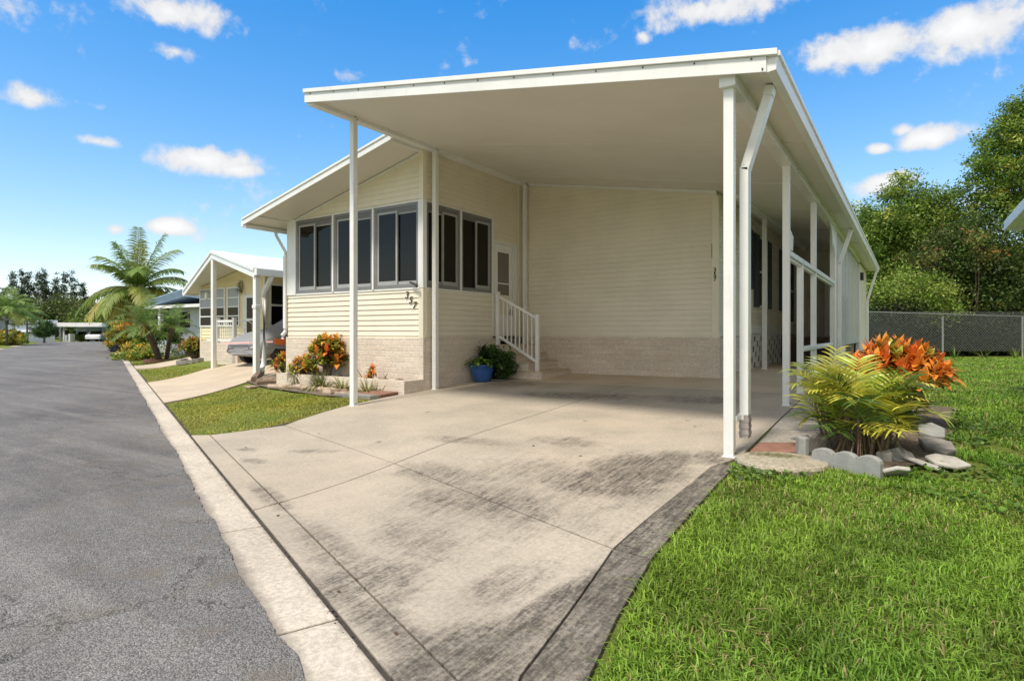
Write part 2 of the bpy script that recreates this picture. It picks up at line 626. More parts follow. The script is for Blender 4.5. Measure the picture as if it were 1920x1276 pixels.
def asphalt():
    m, t, b = new_mat('asphalt')
    pos = t.coord(src='Pos')
    big = t.noise(pos, .35, 5, .55)
    mid = t.noise(t.coord((1, 2.2, 1), (0, 0, .39), src='Pos'), 1.4, 6, .65, .4)
    fin = t.noise(pos, 90, 4, .8)
    ag = t.voro(pos, 140, out=1)
    agd = t.voro(pos, 140)
    c = t.mix(t.ramp(big, .3, .7), (.135, .128, .124), (.20, .19, .18))
    c = t.mix(t.ramp(mid, .42, .72, 0, .55), c, (.27, .25, .23))
    lane = t.noise(t.coord((.12, 3.0, 1), (0, 0, .388), src='Pos'), 1.0, 5, .6)
    c = t.mix(t.ramp(lane, .47, .72, 0, .5), c, (.31, .29, .265))
    sepag = t.n('ShaderNodeSeparateColor')
    t.put(sepag.inputs[0], ag)
    k = t.ramp(sepag.outputs[0], .0, 1.0, .62, 1.42)
    c = t.mix(1.0, c, k, 'MULTIPLY')
    c = t.mix(1.0, c, t.ramp(fin, .3, .7, .75, 1.2), 'MULTIPLY')
    cr = t.voro(t.vmath('ADD', pos, t.vmath('SCALE', t.noise(pos, 2.5, 5, .7, out=1))), .75, 'DISTANCE_TO_EDGE')
    cr.node.inputs['Vector'].links[0].from_node.inputs[1].links[0].from_node.inputs['Scale'].default_value = .9
    sdist = t.vmath('DOT_PRODUCT', pos, (NS[0], NS[1], 0))
    ez = t.ramp(sdist, -.9, .45)
    msk = t.math('ADD', t.noise(pos, .5, 3, .5), t.math('MULTIPLY', ez, .10))
    c = t.mix(t.math('MULTIPLY', ez, t.ramp(t.noise(pos, 3, 5, .7), .48, .66, 0, .55)), c, (.20, .165, .125))
    f = t.math('MULTIPLY', t.ramp(cr, 0, .012, .55, 0), t.ramp(msk, .5, .58))
    c = t.mix(f, c, (.05, .045, .04))
    t.put(b.inputs['Base Color'], c)
    b.inputs['Roughness'].default_value = .9
    b.inputs['Specular IOR Level'].default_value = .25
    h = t.math('SUBTRACT', t.math('ADD', t.math('MULTIPLY', agd, -1.2), t.math('MULTIPLY', fin, .5)), t.math('MULTIPLY', f, 2))
    t.put(b.inputs['Normal'], t.bump(h, .8, .008))
    return m


M['asphalt'] = asphalt()


def lawn_mat():
    m, t, b = new_mat('lawn_ground')
    pos = t.coord(src='Pos')
    a = t.noise(pos, .5, 5, .6)
    f = t.noise(pos, 14, 6, .75)
    g = t.noise(pos, 70, 4, .75)
    c = t.mix(t.ramp(a, .35, .65), (.14, .20, .03), (.20, .235, .045))
    c = t.mix(t.ramp(f, .5, .72, 0, .65), c, (.24, .19, .10))
    c = t.mix(1.0, c, t.ramp(g, .3, .7, .5, 1.4), 'MULTIPLY')
    t.put(b.inputs['Base Color'], c)
    b.inputs['Roughness'].default_value = .95
    b.inputs['Specular IOR Level'].default_value = .15
    t.put(b.inputs['Normal'], t.bump(t.math('ADD', f, t.math('MULTIPLY', g, .5)), 1.0, .03))
    return m


M['lawn'] = lawn_mat()


# ================================================================ SETTING: ground, street, slabs
def axis_lines(spans):
    out = []
    for a, b, st in spans:
        out += list(np.arange(a, b, st))
    out.append(spans[-1][1])
    return np.array(sorted(set(np.round(out, 4))))


def ground_z(s, t):
    p = NS[None, :] * s[:, None] + U[None, :] * t[:, None]
    z = gz(p[:, 0], p[:, 1])
    road = (s < S0 - .05) & (s > -6.6)
    z = np.where(road, ZG - .10, z - .025)
    far = smooth((-6.6 - s) / 1.5) * .10
    return np.where(s < -6.6, ZG - .02 + far, z)


def make_ground():
    ss = axis_lines([(-400, -60, 40), (-60, -10, 5), (-10, -6.7, .6), (-6.7, -6.59, .05), (-6.5, .7, 1.2), (.84, .86, .02),
                     (.9, 4, .15), (4, 16, .5), (16, 40, 2), (40, 400, 40)])
    tt = axis_lines([(-300, -40, 40), (-40, -12, 3), (-12, 34, .5), (34, 130, 4), (130, 420, 40)])
    S, T = np.meshgrid(ss, tt, indexing='ij')
    s, t = S.ravel(), T.ravel()
    p = NS[None, :] * s[:, None] + U[None, :] * t[:, None]
    V = np.column_stack([p, ground_z(s, t)])
    ni, nj = len(ss), len(tt)
    i, j = np.meshgrid(np.arange(ni - 1), np.arange(nj - 1), indexing='ij')
    a = (i * nj + j).ravel()
    Fq = np.column_stack([a, a + 1, a + nj + 1, a + nj])
    o = build_np('ground', V, Fq, None, M['lawn'], smooth=True)
    tag(o, kind='structure')


make_ground()


def sheet(name, poly, zoff, mat, thick=.0, cell=.25, kind='structure', mb=None, flat=None):
    """a polygon laid over the ground, cut into cells so it follows the slope; thick gives it real edges"""
    bm = bmesh.new()
    vs = [bm.verts.new((p[0], p[1], 0)) for p in poly]
    bm.faces.new(vs)
    bm.normal_update()
    if bm.faces[:][0].normal.z < 0:
        bmesh.ops.reverse_faces(bm, faces=bm.faces[:])
    P = np.array([p[:2] for p in poly])
    for d in (NS, U):
        q = P @ d
        lo, hi = q.min(), q.max()
        st = cell if d is NS else cell * 6
        for k in np.arange(math.floor(lo / st) * st + st, hi, st):
            bmesh.ops.bisect_plane(bm, geom=bm.verts[:] + bm.edges[:] + bm.faces[:], dist=1e-5,
                                   plane_co=(d[0] * k, d[1] * k, 0), plane_no=(d[0], d[1], 0))
    for v in bm.verts:
        v.co.z = (float(gz(v.co.x, v.co.y)) if flat is None else flat) + zoff
    if thick:
        top = bm.faces[:]
        r = bmesh.ops.extrude_face_region(bm, geom=top)
        nv = [g for g in r['geom'] if isinstance(g, bmesh.types.BMVert)]
        # the extruded copies become the top; the originals sink
        for v in nv:
            pass
        olds = [v for v in bm.verts if v not in set(nv)]
        for v in olds:
            v.co.z -= thick
        bmesh.ops.recalc_face_normals(bm, faces=bm.faces[:])
    if mb is not None:
        bm.verts.index_update()
        mb.add([v.co[:] for v in bm.verts], [[v.index for v in f.verts] for f in bm.faces])
        bm.free()
        return
    me = bpy.data.meshes.new(name)
    bm.to_mesh(me)
    bm.free()
    o = link(name, me, mat)
    tag(o, kind=kind)
    return o


def jag(s, t0, t1, step, amp, seed):
    r = np.random.default_rng(seed)
    ts = np.arange(t0, t1, step)
    a = np.convolve(r.normal(0, 1, len(ts) + 40), np.hanning(26) / 5, 'same')[20:20 + len(ts)] * amp
    b = np.convolve(r.normal(0, 1, len(ts) + 8), np.ones(3) / 3, 'same')[4:4 + len(ts)] * amp * .5
    return [tuple(U * t + NS * (s + a[i] + b[i])) for i, t in enumerate(ts)]


# asphalt street with a ragged edge lying over the gutter
edge = jag(.625, -14, 40, .035, .016, 5) + [tuple(ST(.61, 60)), tuple(ST(.58, 92))]
poly = edge + [tuple(ST(-6.6, 92)), tuple(ST(-6.6, -14))]
mbr = MB()
sheet('road', poly, .012, None, cell=1.2, mb=mbr, flat=ZG, thick=.016)
tag(build('road', mbr, M['asphalt']), kind='structure')
# cross street at the far end
tag(sheet('cross_street', [tuple(ST(-40, 92)), tuple(ST(40, 92)), tuple(ST(40, 99)), tuple(ST(-40, 99))], .006, M['asphalt'], cell=5,
          flat=ZG, thick=.02), kind='structure')

# concrete gutter in poured lengths
mbg = MB()
rg = np.random.default_rng(3)
t = -13.0
while t < 92:
    L = 1.55 + rg.random() * .5 if t < 40 else 8
    g0, g1 = t + .006, t + L - .006
    sheet('', [tuple(ST(.30, g0)), tuple(ST(.30, g1)), tuple(ST(.889, g1 - .004)), tuple(ST(.889, g0 + .004))], .0, None, mb=mbg, flat=ZG - .001,
          cell=.6, thick=.08)
    t += L
tag(build('gutter', mbg, M['gutter'], bevel=.006), kind='structure')
mbg = MB()
sheet('', [tuple(ST(.32, -13)), tuple(ST(.32, 92)), tuple(ST(.93, 92)), tuple(ST(.93, -13))], 0, None, mb=mbg, flat=ZG - .012, cell=.7)
tag(build('gutter_seam', mbg, M['joint']), kind='structure')


def seg_x(p, q, x):
    k = (x - p[0]) / (q[0] - p[0])
    return (x, p[1] + k * (q[1] - p[1]))


# driveway slabs with open joints over a dark bed
A0 = 1.115                                   # joint one stride behind the gutter
sf = S0 + .012                               # front edge
XL = [(-7.78, None), (-7.30, 4.72), (-7.10, 5.30), (-7.16, 6.2), (-7.24, 7.0), (-7.22, 7.98)]


def s_at(x, s):                              # y where the street line s crosses x
    return (s - x * NS[0]) / NS[1]


XM = -4.09
BL, BM, BR = (-7.02, 5.02), (XM, 4.13), (-1.44, 3.24)
j = .010
slabs = []
xr = lambda y: -1.44 - (.03 * (y - 3.24) if y > 3.24 else 0) + (.165 * (3.24 - y) if y < 3.24 else 0)
cl = (-7.72, s_at(-7.72, sf))
al = (-7.52, s_at(-7.52, A0))


def inset(p):
    """pull a polygon in by the half width of a joint"""
    P = [Vector((q[0], q[1])) for q in p]
    n = len(P)
    ar = sum(P[i].x * P[(i + 1) % n].y - P[(i + 1) % n].x * P[i].y for i in range(n))
    if ar < 0:
        P.reverse()
    out = []
    for i in range(n):
        a, b, c = P[i - 1], P[i], P[(i + 1) % n]
        d1, d2 = (b - a).normalized(), (c - b).normalized()
        n1, n2 = Vector((-d1.y, d1.x)), Vector((-d2.y, d2.x))
        m = (n1 + n2)
        k = j * .75 / max(.35, (1 + n1.dot(n2)) / 2) / 2
        out.append(tuple(b + m * k))
    return out


yr_f = s_at(-1.10, sf)
slabs.append([cl, (XM, s_at(XM, sf)), (XM, s_at(XM, A0)), al])
slabs.append([(XM, s_at(XM, sf)), (-1.10, yr_f), (-1.14, s_at(-1.14, A0)), (XM, s_at(XM, A0))])
slabs.append([al, (XM, s_at(XM, A0)), BM, BL, (-7.27, 4.74)])
slabs.append([(XM, s_at(XM, A0)), (-1.14, s_at(-1.14, A0)), (-1.25, 1.95), (-1.36, 2.7), BR, BM])
slabs.append([BL, BM, (XM, 9.78), (-7.2, 9.78), (-7.22, 7.98), (-7.24, 7.0), (-7.16, 6.2), (-7.10, 5.30)])
slabs.append([BM, BR, (-1.40, 5.2), (-1.27, 5.62), (-1.27, 9.75), (XM, 9.78)])
mbd = MB()
for p in slabs:
    sheet('', inset(p), 0, None, mb=mbd, thick=.09, cell=.22)
mbd.cur = 1
for p in ([(-7.2, 9.78), (XM, 9.78), (-1.27, 9.75), (-1.27, 11.3), (-2.9, 11.3), (-7.2, 11.3)],
          [(-2.9, 11.3), (-1.27, 11.3), (-1.27, 17), (-2.9, 17)]):
    sheet('', inset(p), 0, None, mb=mbd, thick=.09, cell=.4)
mbd.cur = 2
bo = [(-1.10, yr_f), (-.90, s_at(-.90, sf)), (-1.03, 1.98), (-1.16, 2.55), (-1.24, 3.22), (-1.26, 4.79), (-1.25, 5.32),
      (-1.34, 5.36), (-1.40, 5.2)]
bi = [BR, (-1.36, 2.7), (-1.25, 1.95), (-1.14, s_at(-1.14, A0))]
k = 3.22
lower = [(-1.10, yr_f), (-.90, s_at(-.90, sf)), (-1.00, 1.98), (-1.11, 2.55), (-1.19, 3.20), BR, (-1.36, 2.7), (-1.25, 1.95),
         (-1.14, s_at(-1.14, A0))]
upper = [BR, (-1.19, 3.20), (-1.23, 4.79), (-1.23, 5.30), (-1.38, 5.34), (-1.42, 5.2)]
for p in (lower, upper):
    sheet('', inset(p), .002, None, mb=mbd, thick=.09, cell=.22)
tag(build('driveway', mbd, [M['drive'], M['walk'], M['drive_band']], bevel=.005), kind='structure')
mbb = MB()
sheet('', [(-7.6, s_at(-7.6, sf + .03)), (-1.0, s_at(-1.0, sf + .03)), (-1.12, 2.2), (-1.3, 4), (-1.33, 5.3), (-1.33, 11.3), (-7.15, 11.3), (-7.15, 5.3)],
      -.016, None, mb=mbb, cell=.22)
tag(build('driveway_bed', mbb, M['joint']), kind='structure')

# neighbour's driveway and path
mbn = MB()
nd = [tuple(ST(sf, 12.9)), tuple(ST(sf, 18.3)), (-17.9, 10.0), (-17.6, 10.75), (-17.6, 16), (-13.0, 16), (-13.0, 8.75), (-12.85, 8.2)]
sheet('', nd, .01, None, mb=mbn, thick=.08, cell=.3)
tag(build('driveway', mbn, M['walk']), kind='structure')
mbn = MB()
sheet('', [tuple(ST(sf, 25.3)), tuple(ST(sf, 27.6)), tuple(ST(4.2, 27.6)), tuple(ST(4.2, 24.9)), tuple(ST(3.2, 24.4))], .012, None, mb=mbn, thick=.08, cell=.4)
tag(build('path', mbn, M['walk']), kind='structure')
# paths and aprons across the street
for (t0, t1, d) in ((49.5, 53.5, 10), (60, 62, 6), (70, 76, 9)):
    mbn = MB()
    a0 = -6.6
    vs = []
    for s_, t_ in ((a0, t0), (a0, t1), (a0 - d, t1), (a0 - d, t0)):
        p = ST(s_, t_)
        vs.append((p[0], p[1], ZG + .012 if s_ == a0 else ZG + .11))
    for (q0, q1) in ((0, 1),):
        mbn.prism(vs, (0, 0, -.06))
    tag(build('driveway', mbn, M['walk']), kind='structure')

# stepping slabs beside the right row of posts
for nm, lab, poly, mat, th in (
    ('paving_slab', 'rusty red paving slab beside the front right carport post', [(-1.22, 5.78), (-.80, 5.98), (-.80, 6.36), (-1.22, 6.16)], 'red_paver', .05),
    ('paving_slab', 'dark weathered grey slab just behind the rusty red one', [(-1.22, 6.20), (-.80, 6.40), (-.74, 6.98), (-1.22, 6.82)], 'slab_old', .05),
    ('paving_slab', 'long pale grey slab running along the carport floor edge behind the palm shrub', [(-1.23, 6.86), (-.62, 7.05), (-.62, 9.3), (-1.23, 9.3)], 'slab_old', .05)):
    mbx = MB()
    sheet('', poly, .03, None, mb=mbx, thick=th, cell=.3)
    o = build(nm, mbx, M[mat], loc=(poly[0][0], poly[0][1], float(gz(*poly[0]))), bevel=.01)
    tag(o, lab, 'paving slab', 'paving slabs along the carport edge')


# ================================================================ THE HOME
XC, YC, ZBR = -7.2, 7.98, .945
XWL = -11.0
YB, XB = 11.25, -2.94
YEND = 26.0
KS = .17                                     # fall of the carport roof to the right


def zc(x):                                   # underside edge of the carport roof
    return 4.304 - KS * (x + 7.07)


def zroom(x):                                # soffit of the front room
    return 4.27 + .238 * (x + 7.2)


def clip_poly(poly, a, b, c):
    """keep a*t+b*z<=c"""
    out = []
    n = len(poly)
    for i in range(n):
        p, q = poly[i], poly[(i + 1) % n]
        fp, fq = a * p[0] + b * p[1] - c, a * q[0] + b * q[1] - c
        if fp <= 0:
            out.append(p)
        if (fp < 0 < fq) or (fq < 0 < fp):
            k = fp / (fp - fq)
            out.append((p[0] + k * (q[0] - p[0]), p[1] + k * (q[1] - p[1])))
    return out


def siding(mb, fr, zones, pitch=.098, z0=0.0, out=.018):
    """lapped boards: every course leans out at its bottom edge and shades the one below"""
    o, a, n = fr

    def W(t, z, d):
        return (o[0] + a[0] * t + n[0] * d, o[1] + a[1] * t + n[1] * d, z)
    for zone in zones:
        zs = [p[1] for p in zone]
        k0 = math.floor((min(zs) - z0) / pitch)
        k1 = math.ceil((max(zs) - z0) / pitch)
        for k in range(k0, k1):
            lo, hi = z0 + k * pitch, z0 + (k + 1) * pitch
            p = clip_poly(clip_poly(zone, 0, -1, -lo), 0, 1, hi)
            if len(p) < 3:
                continue
            dd = lambda z: .004 + out * (1 - (z - lo) / pitch) ** 1.0
            vs = [W(t, z, dd(z)) for t, z in p]
            mb.add(vs, [tuple(range(len(vs)))])
            bot = sorted([q for q in p if abs(q[1] - min(r[1] for r in p)) < 1e-5])
            if len(bot) >= 2:
                (ta, za), (tb, zb) = bot[0], bot[-1]
                mb.add([W(ta, za, 0), W(tb, zb, 0), W(tb, zb, dd(za)), W(ta, za, dd(za))], [(0, 1, 2, 3)])


def rect(t0, t1, z0, z1):
    return [(t0, z0), (t1, z0), (t1, z1), (t0, z1)]


home = thing('mobile_home', 'cream sided home numbered 357 with dark windowed front room and blockwork base', 'house', (XC, YC, 0))
FRONT = ((XWL, YC), (1, 0), (0, -1))         # t runs to the right
SIDE = ((XC, YC), (0, 1), (1, 0))            # t runs into the lot
BACK = ((XC, YB), (1, 0), (0, -1))
MAIN = ((XB, YB), (0, 1), (1, 0))
W0, W1 = 1.85, 3.375                          # window sill and head

mb = MB()
WF = XC - XWL
siding(mb, FRONT, [rect(-.02, WF, ZBR, W0 - .02), [(0, W1), (WF, W1), (WF, zroom(XC)), (0, zroom(XWL))]])
build('front_wall', mb, M['vinyl'], home)
mb = MB()
siding(mb, SIDE, [rect(0, 2.86, ZBR, W0 - .02), rect(0, 3.27, W1, 4.36), rect(2.10, 3.27, 2.95, W1), rect(3.02, 3.27, ZBR, 2.95),
                  rect(2.03, 2.10, W0 - .02, W1)])
build('porch_side_wall', mb, M['vinyl'], home)
mb = MB()
WB = XB - XC
siding(mb, BACK, [[(0, ZBR), (WB, ZBR), (WB, zc(XB) + .03), (0, zc(XC) + .03)]])
build('carport_back_wall', mb, M['vinyl'], home)
mb = MB()
siding(mb, MAIN, [rect(0, YEND - YB, ZBR + .02, zc(XB) + .02)])
siding(mb, ((XB + .02, 20.2), (1, 0), (0, -1)), [[(0, .9), (1.6, .9), (1.6, zc(-1.4)), (0, zc(XB))]])
siding(mb, ((-1.36, 22.3), (0, 1), (1, 0)), [rect(0, 3.9, .2, zc(-1.35) - .02)])
build('main_side_wall', mb, M['vinyl'], home)

# solid core behind the boards, open at the room windows
mb = MB()
mb.box(XWL, XC - .012, YC + .012, YC + .10, -.1, W0 - .03)
mb.prism([(XWL, YC + .012, W1), (XC - .012, YC + .012, W1), (XC - .012, YC + .012, zroom(XC)), (XWL, YC + .012, zroom(XWL))], (0, .09, 0))
mb.box(XC - .1, XC - .012, YC + .1, 10.06, -.1, W0 - .03)
mb.box(XC - .1, XC - .012, YC + .1, YB, W1, 4.36)
mb.box(XC - .1, XC - .012, 10.02, 10.08, W0 - .03, W1)
mb.box(XC - .1, XC - .012, 10.98, YB, -.1, W1)
mb.box(XWL, XC, YB + .04, YB + .12, -.1, zroom(XC) - .1)           # the room's inner wall
mb.box(XWL, XWL + .08, YC + .1, YB, -.1, W0)
mb.box(XWL, XWL + .08, YC + .1, YB, W0, zroom(XWL) - .02)
mb.box(XC - .1, XB - .012, YB + .012, YB + .11, -.1, zc(XB))
mb.prism([(XC, YB + .012, zc(XB)), (XB - .012, YB + .012, zc(XB)), (XC, YB + .012, zc(XC))], (0, .09, 0))
mb.box(XB - .11, XB - .012, YB + .11, YEND, -.1, zc(XB))
mb.box(XWL + .08, XC - .1, YC + .1, YB + .04, .85, .93)           # room floor
mb.box(XWL + .2, XWL + .6, YB + .12, YEND, 0, 3.2)
mb.box(XB + .03, -1.37, 20.23, 20.3, 0, zc(-1.37) - .05)
mb.box(-1.48, -1.372, 22.32, YEND, -.1, zc(-1.35) - .05)
mb.box(XB - .1, -1.372, YEND, YEND + .1, -.1, zc(-1.35) - .05)
build('inner_wall', mb, M['interior'], home)

# blockwork base
mb = MB()
mb.box(XWL - .05, XC + .045, YC - .045, YC + .01, -.25, ZBR)
build('block_base', mb, M['block_x'], home, bevel=.006)
mb = MB()
mb.box(XC - .01, XC + .043, YC + .0105, 10.30, -.2, ZBR - .002)
build('block_base', mb, M['block_y'], home)
mb = MB()
mb.box(-6.9, XB + .055, YB - .05, YB + .01, -.1, ZBR - .001)
mb.box(XC + .03, -6.9, YB - .045, YB + .01, -.1, ZBR - .002)
build('block_base', mb, M['block_x'], home, bevel=.006)
mb = MB()
mb.box(XB - .01, XB + .05, YB + .012, 13.4, -.1, ZBR - .002)
build('block_base', mb, M['block_y'], home)
mb = MB()
mb.box(XB - .01, XB + .03, 13.4, 17.5, -.1, ZBR - .004)
build('block_base', mb, M['wood_brown'], home)

# corner boards and trim
mb = MB()
mb.box(XC - .075, XC + .034, YC - .036, YC - .0005, ZBR + .002, W0 - .025)
build('corner_trim', mb, M['cream_trim'], home, bevel=.004)
mb = MB()
mb.box(XC - .0, XC + .034, YC, YC + .07, ZBR + .002, W0 - .025)
build('corner_trim', mb, M['cream_trim'], home, bevel=.004)
mb = MB()
mb.box(XC - .06, XC + .033, YC - .035, YC - .0005, W1 + .03, 4.33)
build('corner_trim', mb, M['cream_trim'], home, bevel=.004)
mb = MB()
mb.box(XC + .0005, XC + .033, YC, YC + .06, W1 + .03, 4.33)
build('corner_trim', mb, M['cream_trim'], home, bevel=.004)
mb = MB()
mb.box(XC + .002, XC + .030, 11.05, 11.2, ZBR, 4.32)
build('corner_trim', mb, M['cream_trim'], home, bevel=.004)
mb = MB()
mb.box(XB - .085, XB + .033, YB - .036, YB - .0005, .80, zc(XB) - .05)
build('corner_trim', mb, M['cream_trim'], home, bevel=.004)
mb = MB()
mb.box(XB + .0005, XB + .033, YB, YB + .10, .80, zc(XB) - .05)
build('corner_trim', mb, M['cream_trim'], home, bevel=.004)
mb = MB()
mb.box(XWL - .03, XWL + .26, YC - .035, YC - .0005, W0 - .03, W1 + .04)
build('window_trim', mb, M['white'], home, bevel=.004)
mb = MB()
mb.box(XC - .085, XC + .04, YC - .043, YC - .0005, W0 - .022, W1 + .028)
build('window_trim', mb, M['white'], home, bevel=.004)
mb = MB()
mb.box(XC + .0005, XC + .04, YC, YC + .055, W0 - .022, W1 + .028)
build('window_trim', mb, M['white'], home, bevel=.004)
mb = MB()
mb.box(XWL + .26, XC - .085, YC - .03, YC - .0008, W0 - .035, W0 - .004)
build('window_trim', mb, M['white'], home, bevel=.004)
mb = MB()
mb.box(XWL + .26, XC - .085, YC - .03, YC - .0008, W1 + .002, W1 + .024)
build('window_trim', mb, M['white'], home, bevel=.004)
mb = MB()
mb.box(XC + .0008, XC + .028, YC + .055, 10.10, W1 + .002, W1 + .024)
build('window_trim', mb, M['white'], home, bevel=.004)
mb = MB()
mb.box(XC + .0008, XC + .028, YC + .055, 10.10, W0 - .035, W0 - .004)
build('window_trim', mb, M['white'], home, bevel=.004)
mb = MB()
mb.box(XC + .0008, XC + .034, 10.055, 10.095, W0 - .004, W1 + .002)
build('window_trim', mb, M['white'], home, bevel=.004)
for x in (-9.56, -8.425):
    mb = MB()
    mb.box(x - .022, x + .022, YC - .05, YC - .0015, W0 - .003, W1 + .001)
    build('mullion', mb, M['white'], home, bevel=.004)
mb = MB()
mb.box(XC + .0015, XC + .05, 9.005, 9.035, W0 - .003, W1 + .001)
build('mullion', mb, M['white'], home, bevel=.004)


def slider(fr, t0, t1, flip=False, headroom=.12, open_pane=False):
    """two-light sliding window in a grey frame"""
    f = MB()
    w = .06
    f.lbox(fr, t0, t1, -.06, .022, W0, W0 + .065)
    f.lbox(fr, t0, t1, -.06, .022, W1 - .05, W1)
    f.lbox(fr, t0, t0 + w, -.06, .021, W0 + .065, W1 - .05)
    f.lbox(fr, t1 - w, t1, -.06, .021, W0 + .065, W1 - .05)
    for k in range(3):
        f.lbox(fr, t0 + w, t1 - w, -.055, .010 - .008 * k, W1 - .05 - .03 * (k + 1), W1 - .054 - .03 * k)
    o = build('window', f, M['grey_frame'], home, bevel=.003)
    tm = (t0 + t1) / 2
    for i, (a, b) in enumerate(((t0 + w, tm + .02), (tm - .02, t1 - w))):
        front = (i == 0) != flip
        d = .0 if front else -.03
        zt = W1 - .14 if not front else W1 - .10
        if open_pane and not front:
            continue
        s = MB()
        ww = .042 if front else .03
        s.lbox(fr, a, b, d - .018, d + .012, W0 + .065, W0 + .065 + ww + .03)
        s.lbox(fr, a, b, d - .018, d + .012, zt - ww, zt)
        s.lbox(fr, a, a + ww, d - .018, d + .011, W0 + .095 + ww, zt - ww)
        s.lbox(fr, b - ww, b, d - .018, d + .011, W0 + .095 + ww, zt - ww)
        build('sash', s, M['grey_frame_light'], o, bevel=.003)
        g = MB()
        g.lbox(fr, a + ww - .005, b - ww + .005, d - .006, d - .002, W0 + .09 + ww, zt - ww + .005)
        build('pane', g, M['glass'], o)
    if open_pane:
        g = MB()
        a, b = (t0 + w, tm) if flip else (tm, t1 - w)
        g.lbox(fr, a, b, -.035, -.031, W0 + .065, W1 - .14)
        build('pane', g, M['glass_clear'], o)
    return o


slider(FRONT, .27, 1.415)
slider(FRONT, 1.465, 2.55)
slider(FRONT, 2.60, 3.715)
slider(SIDE, .06, 1.02, flip=True)
slider(SIDE, 1.06, 2.07, flip=True, open_pane=True)

# storm door
dr = MB()
D = SIDE
for (a, b, z0, z1) in ((2.10, 2.16, .96, 2.90), (2.86, 2.93, .96, 2.90)):
    dr.lbox(D, a, b, -.03, .03, z0, z1)
dr.lbox(D, 2.10, 2.93, -.03, .031, 2.90, 2.95)
dr.lbox(D, 2.94, 3.02, -.02, .034, .95, 2.95)
dr.lbox(D, 2.17, 2.85, -.02, .02, .965, 1.42)
dr.lbox(D, 2.17, 2.85, -.02, .02, 2.73, 2.895)
dr.lbox(D, 2.17, 2.29, -.02, .02, 1.42, 2.73)
dr.lbox(D, 2.735, 2.85, -.02, .02, 1.42, 2.73)
dr.lbox(D, 2.29, 2.735, -.015, .022, 2.06, 2.085)
door = build('door', dr, M['white'], home, bevel=.004)
g = MB()
g.lbox(D, 2.285, 2.74, -.004, .0, 1.415, 2.735)
build('glass_panel', g, M['door_glass'], door)
g = MB()
g.lbox(D, 2.75, 2.79, .021, .06, 1.40, 1.54)
g.tube([(XC + .06, YC + 2.77, 1.46), (XC + .06, YC + 2.68, 1.455)], .012, 8)
build('handle', g, M['screw'], door)
g = MB()
g.lbox(D, 2.10, 2.90, .0, .07, .93, .958)
build('threshold', g, M['black'], door)
# curtain and an armchair seen through the panes
g = MB()
for k in range(14):
    x = XWL + .35 + k * .06
    g.tube([(x, YC + .35 + .02 * (k % 2), .95), (x, YC + .35 + .02 * (k % 2), 3.3)], .035, 6)
build('curtain', g, M['blind'], home)
ac = thing('armchair', 'dark armchair standing inside the porch room behind the side window', 'armchair', (-7.9, 9.75, .93))
for nm, b in (('seat', (-8.2, -7.55, 9.45, 10.1, 1.1, 1.4)), ('backrest', (-8.2, -7.55, 10.0, 10.18, 1.4, 2.15)), ('armrest', (-8.3, -8.2, 9.45, 10.1, 1.1, 1.6)),
              ('armrest', (-7.55, -7.45, 9.45, 10.1, 1.1, 1.6)), ('leg', (-8.25, -8.18, 9.5, 9.57, .93, 1.1)), ('leg', (-7.57, -7.5, 9.5, 9.57, .93, 1.1)),
              ('leg', (-8.25, -8.18, 10.0, 10.07, .93, 1.1)), ('leg', (-7.57, -7.5, 10.0, 10.07, .93, 1.1))):
    m_ = MB()
    m_.box(*b)
    build(nm, m_, M['dark_cloth'], ac, bevel=.03)

# room roof
rf = MB()
x0, x1, y0, y1 = -11.42, XC + .02, 7.18, YEND
rf.cur = 0
rf.prism([(x0, y0 + .02, zroom(x0) + .01), (x1, y0 + .02, zroom(x1) + .01), (x1, y0 + .02, zroom(x1) + .085), (x0, y0 + .02, zroom(x0) + .085)],
         (0, y1 - y0, 0))
roof = build('roof', rf, M['ceiling'], home)
fa = MB()
fa.prism([(x0 - .01, y0, zroom(x0) - .02), (x1 - .02, y0, zroom(x1) - .02), (x1 - .02, y0, zroom(x1) + .10), (x0 - .01, y0, zroom(x0) + .10)], (0, .018, 0))
fa.prism([(x0 - .02, y0 - .018, zroom(x0) + .085), (x1 - .02, y0 - .018, zroom(x1) + .085), (x1 - .02, y0 - .018, zroom(x1) + .125), (x0 - .02, y0 - .018, zroom(x0) + .125)], (0, .05, 0))
build('fascia', fa, M['white'], roof, bevel=.004)
ct = MB()
ct.prism([(x0 - .015, y0 + .022, zroom(x0) + .088), (x1, y0 + .022, zroom(x1) + .088), (x1, y0 + .022, zroom(x1) + .12), (x0 - .015, y0 + .022, zroom(x0) + .12)], (0, y1 - y0 - .05, 0))
build('roof_sheet', ct, M['roof_white'], roof)
gt = MB()
gt.box(x0 - .10, x0 - .012, y0 + .02, y1, zroom(x0) - .05, zroom(x0) + .07)
gt.box(x0 + .005, x0 + .05, y0 + .025, y1, zroom(x0) - .075, zroom(x0) + .005)
build('gutter', gt, M['white'], roof, bevel=.006)
sf_ = MB()
sf_.beam((XWL + .02, YC - .012, zroom(XWL) - .02), (XC - .06, YC - .012, zroom(XC) - .04), .03, .035)
sf_.beam((XC - .02, 7.22, zroom(XC) - .01), (XC - .02, YC - .03, zroom(XC) - .01), .05, .05)
sf_.beam((-10.95, 7.22, zroom(-10.95) - .003), (-10.95, YC - .03, zroom(-10.95) - .003), .04, .02)
build('soffit_trim', sf_, M['white'], roof)
